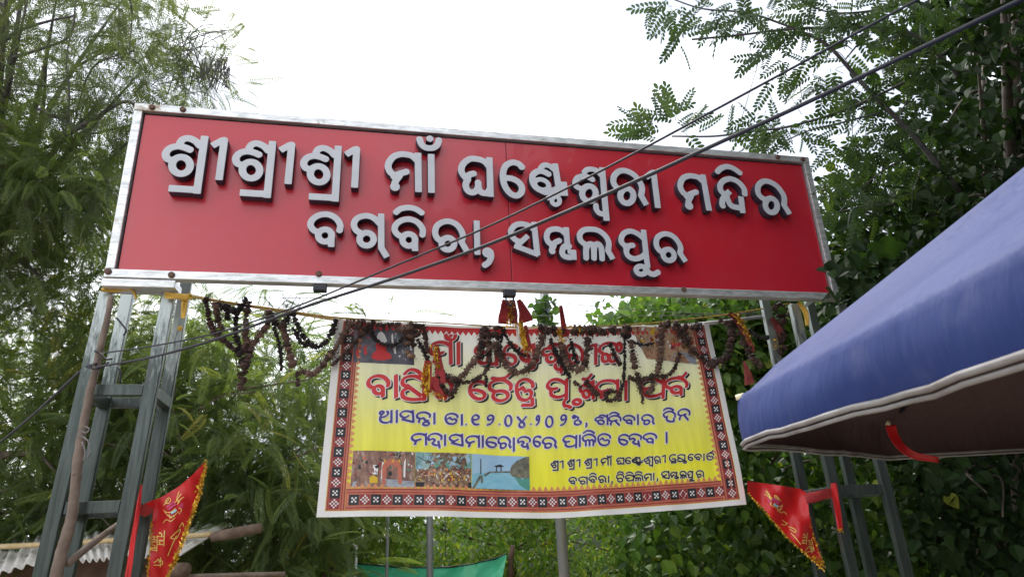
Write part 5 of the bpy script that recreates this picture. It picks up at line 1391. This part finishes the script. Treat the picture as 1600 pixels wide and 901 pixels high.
# green shade net
nv = []
na_, nb_ = 40, 12
topc = catmull([(530, 877), (560, 880), (620, 885), (690, 886), (745, 879), (794, 865)], 8)
topc = np.stack([np.interp(np.linspace(0, 1, na_), np.linspace(0, 1, len(topc)), topc[:, k]) for k in (0, 1)], 1)
for j in range(nb_):
    f = j / (nb_ - 1)
    for i in range(na_):
        x, y = topc[i]
        xx = x + (750 - x) * f * .25 if i > na_ * .6 else x
        yy = y + f * (95 - 42 * max(0, (i - na_ * .6) / (na_ * .4)))
        nv.append(at(xx + 2 * math.sin(i * 1.1), yy, 8.6 - f * .9 + .05 * math.sin(i * .7 + j)))
gn = empty('shade_net', at(660, 890, 8.6), 'sagging green shade net stretched below the banner', 'net')
mesh('net_cloth', nv, grid(na_, nb_), MAT['net'], gn, smooth=True)
tube('edge_cord', [np.array(nv[i]) for i in range(na_)], .012, MAT['black'], gn, 5)
tag(tube('tent_pole', [at(801, 852, 8.5), at(798, 870, 8.5), at(796, 960, 8.5)], [.03, .04, .04], MAT['log']), 'short brown stump of a pole at the net corner', 'pole')
# hut with a corrugated roof
hut = empty('hut', at(150, 905, 6.5), 'low hut with a pale corrugated roof at the lower left', 'hut')
def sheet(c4, n_w, amp=.02, na=140):
    (tl, tr, br, bl) = [at(*q) for q in c4]
    nm = np.cross(tr - tl, bl - tl); nm /= np.linalg.norm(nm); nm = nm if nm[2] > 0 else -nm
    P = []
    for j in range(5):
        for i in range(na):
            f, g_ = i / (na - 1), j / 4
            p = (tl * (1 - f) + tr * f) * (1 - g_) + (bl * (1 - f) + br * f) * g_
            P.append(p + nm * amp * math.sin(f * n_w * 2 * math.pi))
    o_ = mesh('roof_sheet', P, grid(na, 5), MAT['sheet'], hut, smooth=True)
    md = o_.modifiers.new('thick', 'SOLIDIFY'); md.thickness = .008; md.offset = 0
sheet([(-70, 862, 7.3), (95, 832, 7.0), (76, 874, 6.1), (-90, 920, 6.3)], 9)
sheet([(62, 838, 7.04), (360, 817, 6.8), (284, 864, 6.05), (100, 878, 6.12)], 17)
tube('batten', [at(x, y, dd) for x, y, dd in [(-20, 854, 6.5), (74, 850, 6.42), (217, 841, 6.35), (336, 834, 6.3)]], .026, MAT['bamboo'], hut, 8, .05)
tube('ridge_log', [at(332, 838, 6.3), at(370, 831, 6.3), at(407, 824, 6.3)], [.046, .05, .046], MAT['log'], hut, 12, .05)
v_, f_ = box_vf(at(-60, 960, 6.45), at(262, 945, 6.4) - at(-60, 960, 6.45), np.array([0, .06, 0]), np.array([0, 0, .46]))
mesh('wall_boards', v_, f_, MAT['shade'], hut)
tube('eave_log', [at(262, 890, 6.0), at(290, 889, 5.9)], .06, MAT['log'], hut, 12, .06)
tag(tube('fence_rail', [at(290, 900, 6.0), at(360, 898, 6.0), at(445, 896, 6.0)], .022, MAT['pole_wood']), 'thin wooden rail along the bottom edge right of the hut', 'rail')
tag(tube('tree_pole', [at(505, 896, 8.0), at(540, 880, 8.0), at(548, 878, 8.0)], .04, MAT['log']), 'dark log lying beside the left end of the green net', 'log')

# ================================================================ trees, creepers and undergrowth
def tri_fan(pts): return [(0, i, i + 1) for i in range(1, len(pts) - 1)]
def frond_proto(pairs=17, pl=.2, w=.0165, droop=.36):
    """feathery double leaf: a drooping stalk with rows of narrow leaflets"""
    V, F = [], []
    zz = lambda x: -droop * x * x
    for a, b in zip(np.linspace(0, .8, 4), np.linspace(.25, 1, 4)):
        i = len(V); V += [(a, .008, zz(a)), (a, -.008, zz(a)), (b, 0, zz(b))]; F.append((i, i + 1, i + 2))
    for k in range(pairs):
        t = .12 + .88 * k / (pairs - 1)
        ln = pl * math.sin(math.pi * (.22 + .68 * t)) ** .7
        for s in (-1, 1):
            ang = R(58 - 22 * t)
            dx, dy = math.cos(ang) * ln, math.sin(ang) * ln * s
            nx, ny = -dy / ln * w, dx / ln * w
            z0 = zz(t); z1 = z0 - .10 * ln / pl
            i = len(V)
            V += [(t, 0, z0), (t + dx * .45 + nx, dy * .45 + ny, (z0 + z1) / 2 + .02), (t + dx, dy, z1), (t + dx * .45 - nx, dy * .45 - ny, (z0 + z1) / 2 + .02)]
            F += [(i, i + 1, i + 2), (i, i + 2, i + 3)]
    return np.array(V), np.array(F)
def pinnate_proto(pairs=8, ll=.21, lw=.05, droop=.2):
    """leaf with two rows of rounded leaflets, as the branch at upper right carries"""
    V, F = [], []
    zz = lambda x: -droop * x * x
    for a, b in zip(np.linspace(0, .8, 4), np.linspace(.25, 1, 4)):
        i = len(V); V += [(a, .010, zz(a)), (a, -.010, zz(a)), (b, 0, zz(b))]; F.append((i, i + 1, i + 2))
    def leaflet(x, z, ang, ln):
        c_, s_ = math.cos(ang), math.sin(ang)
        out = [(0.02, 0), (.3, .8), (.65, 1), (.93, .55), (1.0, 0), (.93, -.55), (.65, -1), (.3, -.8)]
        i = len(V)
        for u, v in out: V.append((x + c_ * u * ln - s_ * v * lw * ln / ll, s_ * u * ln + c_ * v * lw * ln / ll, z - .06 * u + .02 * abs(v)))
        for q in tri_fan(out): F.append(tuple(i + p for p in q))
    for k in range(pairs):
        t = .16 + .8 * k / (pairs - 1)
        for s in (-1, 1): leaflet(t, zz(t), s * R(66 - 10 * t), ll * (1 - .25 * abs(t - .5)))
    leaflet(1.0, zz(1), 0, ll)
    return np.array(V), np.array(F)
def broad_proto(kind=0):
    """heart shaped leaf folded along its midrib"""
    if kind == 0: h = [(0, 0), (.06, .24), (.25, .40), (.5, .38), (.78, .2), (1, 0)]
    else: h = [(0, 0), (.15, .16), (.4, .24), (.65, .22), (.85, .12), (1, 0)]
    V, F = [], []
    mid = [(x, 0, -.16 * x * x) for x, y in h]
    for s in (-1, 1):
        b = len(V); n = len(h)
        V += [(x, y * s, -.16 * x * x + .35 * y) for x, y in h]; V += mid
        for i in range(n - 1):
            if i == 0: F.append((b, b + 1, b + n + 1))
            elif i == n - 2: F.append((b + i, b + i + 1, b + n + i))
            else: F += [(b + i, b + i + 1, b + n + i + 1), (b + i, b + n + i + 1, b + n + i)]
    return np.array(V), np.array(F)
FROND, FROND2, PINN, HEART, OVAL = frond_proto(), frond_proto(13, .2, .022, .5), pinnate_proto(), broad_proto(0), broad_proto(1)

def unit(v): return v / (np.linalg.norm(v, axis=-1, keepdims=True) + 1e-9)
def scatter(name, proto, P, D, N, Sz, tint, m, parent=None):
    V0, F0 = proto
    D = unit(D); Z = unit(N - (N * D).sum(1, keepdims=True) * D); Y = np.cross(Z, D)
    V = P[:, None, :] + Sz[:, None, None] * (V0[None, :, 0:1] * D[:, None, :] + V0[None, :, 1:2] * Y[:, None, :] + V0[None, :, 2:3] * Z[:, None, :])
    n, k = V.shape[:2]
    F = (F0[None] + (np.arange(n) * k)[:, None, None]).reshape(-1, 3)
    o_ = mesh(name, V.reshape(-1, 3), F, m, parent, tint=np.repeat(np.clip(tint, 0, 1), k))
    return o_
def inside(poly, x, y):
    poly = np.asarray(poly, float); r = np.zeros(len(x), bool); n = len(poly)
    for i in range(n):
        (x1, y1), (x2, y2) = poly[i], poly[(i + 1) % n]
        cnd = ((y1 > y) != (y2 > y)) & (x < (x2 - x1) * (y - y1) / (y2 - y1 + 1e-9) + x1)
        r ^= cnd
    return r
def fill_clumps(poly, n, d0, d1):
    poly = np.asarray(poly, float); lo, hi = poly.min(0), poly.max(0); out = []
    while len(out) < n:
        x, y = rng.uniform(lo[0], hi[0], 4 * n), rng.uniform(lo[1], hi[1], 4 * n)
        k = inside(poly, x, y)
        for a, b in zip(x[k], y[k]):
            p = at(a, b, rng.uniform(d0, d1))
            if p[2] > .15: out.append(p)
            if len(out) >= n: break
    return np.array(out)
def limbs(clumps, base, fork, parent, m, r0=.12, n=30, name='trunk', sag=.15):
    """a tapered trunk with limbs reaching into the crown"""
    base, fork = np.asarray(base, float), np.asarray(fork, float)
    runs = [(catmull([base, base * .6 + fork * .4 + [.08, .05, 0], fork], 6), np.linspace(r0, r0 * .7, 13))]
    pts = []
    for k in rng.choice(len(clumps), min(n, len(clumps)), replace=False):
        c_ = clumps[k]
        if pts and rng.random() < .7:
            j = int(np.argmin([np.linalg.norm(p - c_) + (0 if p[2] < c_[2] + .4 else 2) for p, _ in pts])); s, rs = pts[j]
        else: s, rs = fork, r0 * .6
        mid = (s + c_) / 2 + rng.normal(0, .1, 3) + np.array([0, 0, sag])
        q = catmull([s, mid, c_], 6); rr = np.linspace(rs * .75, .008, len(q))
        runs.append((q, rr))
        pts += [(q[4], rr[4]), (q[8], rr[8])]
    return tubes(name, runs, m, parent, 6)
def feathery(parent, clumps, per, rad, size, m, proto=FROND, tb=(.2, .6), droop=.5, name='crown'):
    n = len(clumps) * per
    C_ = np.repeat(clumps, per, 0)
    ct = np.repeat(rng.uniform(tb[0], tb[1], len(clumps)), per)
    off = rng.normal(0, 1, (n, 3)) * rad * np.array([1, 1, .75])
    cd = np.repeat(rng.normal(0, 1, (len(clumps), 3)) * [1, 1, .3], per, 0)
    D = unit(off) * .8 + cd * .6 + rng.normal(0, .45, (n, 3)) + np.array([0, 0, -droop])
    N = np.array([0, 0, 1.0]) + rng.normal(0, .45, (n, 3))
    tint = ct + rng.normal(0, .12, n) + (rng.random(n) < .03) * .5
    return scatter(name, proto, C_ + off, D, N, size * rng.uniform(.65, 1.3, n), tint, m, parent)
def leafy(parent, P, size, m, proto=HEART, tb=(.2, .8), name='crown', face=(0, -.55, .75), yl=.02):
    n = len(P)
    N = np.array(face) + rng.normal(0, .55, (n, 3))
    D = rng.normal(0, 1, (n, 3)) * [1, .5, .5] + np.array([0, -.25, -.75])
    tint = rng.uniform(tb[0], tb[1], n) + rng.normal(0, .08, n) + (rng.random(n) < yl) * .5
    return scatter(name, proto, P, D, N, size * rng.uniform(.55, 1.35, n), tint, m, parent)
def cloud(clumps, per, rad):
    return np.repeat(clumps, per, 0) + rng.normal(0, 1, (len(clumps) * per, 3)) * rad * np.array([1, 1, .8])

# ---- the tall feathery tree at the left
pl1 = [(-260, -260), (255, -260), (240, 5), (262, 60), (330, 95), (352, 120), (330, 150), (255, 175), (205, 200), (150, 440), (-260, 440)]
t1 = empty('feathery_tree', at(-60, 905, 8.2) * [1, 1, 0], 'tall airy feathery leaved tree filling the upper left behind the sign', 'tree', 'trees around the gate')
c1 = fill_clumps(pl1, 280, 6.2, 9.2)
c1b = fill_clumps([(-260, 120), (60, 150), (170, 300), (165, 440), (-260, 440)], 72, 6.2, 8.4)
feathery(t1, c1, 22, .24, .29, G_GREY, FROND2, (.15, .75), .25)
feathery(t1, c1b, 34, .25, .36, G_FINE, FROND, (.2, .7), .25, name='lower_crown')
limbs(c1, at(-60, 905, 8.2) * [1, 1, 0], at(-40, 420, 8.0), t1, MAT['twig'], .13, 70)
for pts, r in [([(-30, 90), (28, 50), (70, 35), (115, 25)], .022), ([(20, 90), (60, 78), (110, 55), (118, 0)], .018), ([(98, 213), (140, 190), (190, 160), (215, 165)], .03), ([(105, 200), (108, 140), (104, 90), (118, 20)], .013), ([(60, 170), (90, 185), (130, 200)], .014), ([(0, 5), (10, 30), (12, 60)], .03), ([(18, 0), (30, -5), (28, 40)], .02)]:
    tube('limb', catmull([at(x, y, 6.6) for x, y in pts], 5), np.linspace(r, r * .45, (len(pts) - 1) * 5 + 1 if False else len(catmull(pts, 5))), MAT['twig'], t1, 6)
# hanging dry pods at the end of the highest right hand spray
pods = []
for k in range(42):
    b = at(rng.uniform(315, 360), rng.uniform(82, 112), 6.5 + rng.uniform(-.1, .1))
    ln = rng.uniform(.15, .32)
    pods.append((catmull([b, b + [rng.normal(0, .02), 0, -ln * .5], b + [rng.normal(0, .04), rng.normal(0, .03), -ln]], 3), .0045))
tag(tubes('seed_pods', pods, MAT['twig'], t1, 4), kind='stuff')
tw = []
for k in range(26):
    b = at(rng.uniform(235, 300), rng.uniform(40, 150), 6.6); e_ = at(rng.uniform(280, 372), rng.uniform(35, 165), 6.5)
    tw.append((catmull([b, (b + e_) / 2 + [0, 0, .07], e_], 4), .0045))
tag(tubes('outer_twigs', tw, MAT['twig'], t1, 4), kind='stuff')
sp = np.array([at(rng.uniform(235, 350), rng.uniform(25, 155), rng.uniform(6.4, 6.7)) for _ in range(60)])
feathery(t1, sp, 5, .05, .12, G_GREY, FROND2, (.1, .7), .4, name='outer_spray')

# ---- the feathery trees behind the left tower
pl2 = [(-260, 440), (150, 440), (300, 480), (345, 500), (400, 560), (440, 575), (505, 560), (565, 600), (540, 850), (515, 960), (-260, 960)]
t2 = empty('feathery_tree', at(330, 905, 8.4) * [1, 1, 0], 'feathery green tree behind the left tower and the hanging garlands', 'tree', 'trees around the gate')
c2 = fill_clumps(pl2, 260, 6.9, 9.2)
feathery(t2, c2, 32, .28, .38, G_FINE, FROND, (.1, .75), .3)
limbs(c2, at(330, 905, 8.4) * [1, 1, 0], at(330, 800, 8.4), t2, MAT['bark'], .12, 60)
t2b = empty('feathery_tree', at(60, 905, 9.8) * [1, 1, 0], 'shaded dark feathery tree seen low at the left edge behind the hut', 'tree', 'trees around the gate')
c3 = fill_clumps([(-300, 480), (620, 520), (620, 960), (-300, 960)], 240, 9.2, 11.5)
feathery(t2b, c3, 15, .45, .55, G_FINE, FROND, (.2, .7), .5)
limbs(c3, at(60, 905, 9.8) * [1, 1, 0], at(60, 800, 9.8), t2b, MAT['bark'], .14, 40)
for pts, r in [([(-40, 716), (30, 708), (62, 705)], .05), ([(-40, 790), (20, 762), (70, 745)], .035), ([(53, 690), (68, 715), (92, 745), (90, 770)], .022), ([(160, 690), (195, 698), (300, 720)], .014), ([(250, 700), (300, 740), (330, 700)], .01), ([(268, 630), (285, 700), (290, 740)], .012), ([(310, 640), (350, 618), (400, 612)], .012)]:
    tube('limb', catmull([at(x, y, 7.2) for x, y in pts], 5), np.linspace(r, r * .5, len(catmull(pts, 5))), MAT['bark'], t2b if pts[0][0] < 60 else t2, 6)
# thin bare weed stalks against the sky by the garlands
dw_ = []
for k in range(9):
    b = at(rng.uniform(385, 470), rng.uniform(505, 540), 7.4); e_ = at(rng.uniform(395, 480), rng.uniform(452, 478), 7.3)
    dw_.append((catmull([b, (b + e_) / 2 + rng.normal(0, .04, 3), e_], 4), .004))
    for j in range(5):
        s = b + (e_ - b) * rng.uniform(.5, 1); dw_.append((np.array([s, s + [rng.normal(0, .09), 0, rng.uniform(.02, .12)]]), .003))
tag(tubes('dry_weed', dw_, MAT['twig'], None, 4), 'thin bare weed stalks against the sky between sign and garlands', 'weed')

# ---- creeper bank under and behind the banner
bank = empty('creeper_bank', at(800, 900, 9.2) * [1, 1, 0], 'low bank of small leaved green creepers below the banner', 'hedge', 'creeper covered growth')
cb = fill_clumps([(470, 745), (640, 735), (1000, 725), (1180, 740), (1180, 960), (470, 960)], 420, 8.9, 9.8)
leafy(bank, cloud(cb, 54, .16), .085, G_BANK, OVAL, (.5, 1), 'foliage', yl=.03)
tag(limbs(cb, at(800, 900, 9.6) * [1, 1, 0], at(800, 860, 9.6), bank, MAT['bark'], .05, 20, 'stem'))
hedge = empty('creeper_thicket', at(1130, 900, 8.2) * [1, 1, 0], 'tall thicket of broad leaved creepers rising behind the right end of the banner', 'hedge', 'creeper covered growth')
ch = fill_clumps([(930, 515), (985, 490), (1020, 474), (1080, 462), (1200, 452), (1300, 440), (1480, 560), (1480, 960), (1000, 960), (990, 780)], 330, 7.5, 9.0)
leafy(hedge, cloud(ch, 30, .17), .115, G_VINE, HEART, (.05, .8), 'foliage', yl=.015)
limbs(ch, at(1150, 900, 8.6) * [1, 1, 0], at(1150, 800, 8.6), hedge, MAT['bark'], .08, 40, 'stem')
def single_leaves(parent, poly, n, d0, d1, size, m, proto, tb):
    """leaves large enough to pick out one by one: each an object sharing one of a few meshes"""
    ms = []
    for tt_ in np.linspace(tb[0], tb[1], 5):
        V0, F0 = proto
        me = bpy.data.meshes.new('leaf'); me.from_pydata([tuple(v) for v in V0], [], [tuple(map(int, f)) for f in F0])
        a_ = me.attributes.new('tint', 'FLOAT', 'POINT'); a_.data.foreach_set('value', np.full(len(V0), tt_, np.float32))
        me.materials.append(m); ms.append(me)
    for p in fill_clumps(poly, n, d0, d1):
        ob = bpy.data.objects.new('leaf', random.choice(ms)); col.objects.link(ob)
        d_ = Vector((random.gauss(0, .8), random.gauss(-.3, .4), random.gauss(-.7, .35))).normalized()
        n_ = Vector((random.gauss(0, .4), -.6, random.gauss(.7, .4)))
        z_ = (n_ - d_ * n_.dot(d_)).normalized(); y_ = z_.cross(d_)
        s = size * random.uniform(.7, 1.35)
        mm_ = Matrix((d_, y_, z_)).transposed().to_4x4() @ Matrix.Diagonal((s, s, s, 1))
        ob.matrix_world = Matrix.Translation(Vector(tuple(p))) @ mm_
        ob.parent = parent; ob.matrix_parent_inverse = parent.matrix_world.inverted()
single_leaves(hedge, [(1110, 600), (1150, 470), (1260, 480), (1420, 730), (1440, 900), (1000, 900), (960, 815), (1110, 790)], 230, 7.05, 7.6, .125, G_VINE, HEART, (.15, .85))

ct_ = fill_clumps([(925, 520), (985, 488), (1030, 470), (1100, 455), (1230, 450), (1240, 620), (1100, 640), (1100, 520)], 110, 7.4, 8.6)
leafy(hedge, cloud(ct_, 46, .17), .115, G_BANK, HEART, (.1, .8), 'top_foliage', yl=.03)
# ---- dark creeper covered tree at the right
dk = empty('creeper_covered_tree', at(1620, 900, 7.6) * [1, 1, 0], 'dark tree smothered in broad leaved creepers filling the right edge', 'tree', 'trees around the gate')
cd1 = fill_clumps([(1500, -300), (1480, 0), (1455, 90), (1490, 160), (1440, 230), (1415, 300), (1350, 345), (1290, 365), (1290, 480), (1420, 700), (1500, 960), (1800, 960), (1800, -300)], 430, 5.4, 8.6)
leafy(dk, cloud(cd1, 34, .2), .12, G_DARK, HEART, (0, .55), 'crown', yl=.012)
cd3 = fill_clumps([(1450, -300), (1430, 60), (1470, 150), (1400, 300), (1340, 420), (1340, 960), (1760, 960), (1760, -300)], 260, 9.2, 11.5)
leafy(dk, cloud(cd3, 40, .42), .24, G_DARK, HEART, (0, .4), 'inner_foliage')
limbs(cd1, at(1620, 900, 7.6) * [1, 1, 0], at(1600, 560, 7.4), dk, MAT['bark'], .2, 60)
cd2 = fill_clumps([(1285, 300), (1350, 290), (1420, 300), (1500, 260), (1500, 560), (1300, 520)], 60, 6.2, 7.6)
leafy(dk, cloud(cd2, 30, .17), .11, G_DARK, HEART, (0.3, 1), 'side_foliage', yl=.03)
# unseen crown added overhead and to the right to block sky light there
ov = np.stack([rng.uniform(2.5, 8, 1400), rng.uniform(-3, 6.5, 1400), rng.uniform(3.9, 7.2, 1400)], 1)
xx, yy, zz_ = np.array([pix(p) for p in ov]).T
ov = ov[((zz_ < .2) | (xx > 1900) | (yy < -420)) & (ov[:, 2] > 3.6 + .5 * np.maximum(0, 2.2 - ov[:, 0]))]
leafy(dk, cloud(ov, 14, .38), .31, G_DARK, HEART, (0, .5), 'added_shade_crown', face=(0, 0, 1))
limbs(ov, at(1620, 900, 7.6) * [1, 1, 0] + [.3, 0, 3.4], at(1700, 200, 6.6), dk, MAT['bark'], .16, 40, 'added_shade_bough')
single_leaves(dk, [(1345, 335), (1400, 290), (1470, 200), (1560, 180), (1560, 300), (1360, 440)], 60, 6.0, 6.6, .13, G_DARK, HEART, (.2, .95))
# one large pale lobed leaf in front of it
def big_leaf(parent, px_, py_, dd, wpx, rot):
    P = []; ctr_ = at(px_, py_, dd); s = wpx / FOC * dd / 2
    for k in range(36):
        a = k / 36 * 2 * math.pi; r = s * (.62 + .38 * abs(math.cos(a * 2.5)) ** .7)
        P.append(ctr_ + CR * math.cos(a + rot) * r + CU * math.sin(a + rot) * r * .6 - _f * .12 * math.sin(a) * s)
    V = [ctr_] + P
    o_ = mesh('leaf', V, [(0, i + 1, (i + 1) % 36 + 1) for i in range(36)], G_VINE, parent, tint=np.full(37, .25)); return o_
big_leaf(dk, 1385, 388, 5.9, 66, .3); big_leaf(dk, 1356, 404, 5.95, 44, 1.2)

# ---- the branch with rounded leaflets reaching in from the upper right
pt = empty('pinnate_branch_tree', at(1500, 905, 6.9) * [1, 1, 0], 'slender tree reaching in from upper right with rows of small rounded leaflets', 'tree', 'trees around the gate')
DB = 5.9
brs = [([(1043, -4), (1098, 14), (1170, 21), (1242, 45)], .012), ([(1081, 62), (1156, 55), (1242, 45), (1342, 43), (1397, 45), (1438, 62), (1500, 120)], .018), ([(1249, 48), (1294, 72), (1338, 120), (1380, 165), (1428, 213), (1500, 300)], .026),
       ([(1050, 213), (1115, 213), (1170, 206), (1232, 198), (1311, 175), (1397, 137), (1430, 118), (1480, 80)], .015), ([(1194, 237), (1259, 206), (1314, 192), (1380, 175)], .010), ([(1321, 93), (1340, 70), (1356, 52)], .012), ([(1407, 179), (1420, 150), (1430, 120)], .01),
       ([(1230, -10), (1300, 20), (1400, 10), (1480, -20)], .012), ([(1300, 345), (1340, 300), (1390, 260), (1440, 240)], .009), ([(1295, 335), (1350, 322), (1400, 318)], .008)]
for pts, r in brs:
    q = catmull([at(x, y, DB) for x, y in pts], 6); tube('branch', q, np.linspace(r * .5, r, len(q)), MAT['twig'], pt, 6)
tube('trunk', catmull([at(1500, 905, 6.9) * [1, 1, 0], at(1690, 600, 6.9), at(1680, 300, 6.6), at(1660, 100, 6.4), at(1620, -60, 6.2)], 6), np.linspace(.07, .03, 25), MAT['bark'], pt, 8)
lp_, ld_ = [], []
def spray(cx_, cy_, sx, sy, n, ang, spread, dj=.15):
    for _ in range(int(n * .74)):
        x, y = rng.normal(cx_, sx), rng.normal(cy_, sy)
        a = R(rng.normal(ang, spread))
        lp_.append(at(x, y, DB + rng.normal(0, dj))); ld_.append(CR * math.cos(a) + CU * math.sin(a) + _f * rng.normal(0, .4))
for a in [(1050, 8, 16, 8, 12, -110, 45), (1062, 50, 14, 12, 9, -100, 60), (1120, 10, 25, 8, 12, -120, 50), (1180, 25, 30, 14, 22, -120, 60), (1245, 35, 40, 18, 34, -110, 70), (1310, 30, 40, 22, 40, -110, 80), (1385, 35, 35, 30, 40, -120, 80),
          (1200, 92, 14, 10, 9, -150, 40), (1250, 105, 22, 12, 16, -130, 50), (1285, 120, 20, 12, 14, -100, 50), (1325, 110, 25, 14, 10, -60, 60),
          (1030, 200, 16, 10, 14, 150, 40), (1062, 188, 16, 8, 10, 60, 40), (1020, 208, 12, 6, 8, 180, 30), (1085, 205, 14, 5, 6, 30, 40), (1200, 200, 22, 12, 26, -140, 60), (1235, 205, 15, 10, 14, -90, 60), (1150, 205, 15, 5, 4, 20, 60),
          (1340, 155, 26, 12, 20, -120, 60), (1385, 150, 22, 16, 24, -100, 70), (1345, 225, 22, 18, 26, -110, 70), (1390, 215, 20, 20, 26, -100, 80), (1330, 275, 22, 16, 26, -110, 60), (1310, 325, 18, 12, 22, -140, 60), (1370, 300, 24, 16, 24, -100, 80), (1420, 90, 24, 30, 30, -110, 80), (1450, 230, 30, 50, 40, -110, 80), (1470, 20, 30, 30, 40, -110, 80)]:
    spray(*a)
lp_, ld_ = np.array(lp_), np.array(ld_); n = len(lp_)
scatter('leaves', PINN, lp_, ld_, CU * .2 - _f * .8 + rng.normal(0, .5, (n, 3)), .285 * rng.uniform(.6, 1.15, n), rng.uniform(.1, .8, n), G_PIN, pt)
# thin tendrils hanging in the gaps
td = []
for k in range(24):
    x, y = rng.uniform(1150, 1440), rng.uniform(60, 200); p = at(x, y, DB)
    td.append((catmull([p, p + rng.normal(0, .09, 3), p + rng.normal(0, .16, 3) - [0, 0, .1]], 5), .0028))
tag(tubes('tendrils', td, MAT['twig'], pt, 4), kind='stuff')

# ---- creeper on the tall pole
cp = empty('climbing_plant', at(852, 500, 7.1), 'small leafy creeper climbing the steel pole between sign and banner', 'creeper')
q_ = np.array([at(rng.normal(851, 9), rng.uniform(464, 512), 7.05 + rng.uniform(-.12, .1)) for _ in range(70)])
leafy(cp, q_, .095, G_VINE, HEART, (.0, .7), 'leaves', face=(0, -1, .3))
tube('stem', [at(853, 520, 7.1), at(850, 490, 7.08), at(848, 462, 7.1)], .008, MAT['twig'], cp, 5)

# ---- trees across the road behind the viewer: what the steel and the glossy red board reflect
back = np.concatenate([np.stack([rng.uniform(-22, 22, 420), rng.uniform(-19, -14, 420), rng.uniform(.2, 3.4, 420)], 1),
                       np.stack([rng.uniform(3.5, 16, 420), rng.uniform(-14, -7, 420), rng.uniform(.2, 11.5, 420)], 1),
                       np.stack([rng.uniform(-20, -12, 150), rng.uniform(-12, 6, 150), rng.uniform(.2, 3, 150)], 1),
                       np.stack([rng.uniform(9, 16, 260), rng.uniform(-10, 8, 260), rng.uniform(.2, 9, 260)], 1)])
tl = leafy(None, cloud(back, 6, .55), .8, G_DARK, HEART, (.2, .9), 'treeline', face=(0, .5, .8))
tag(tl, kind='stuff')
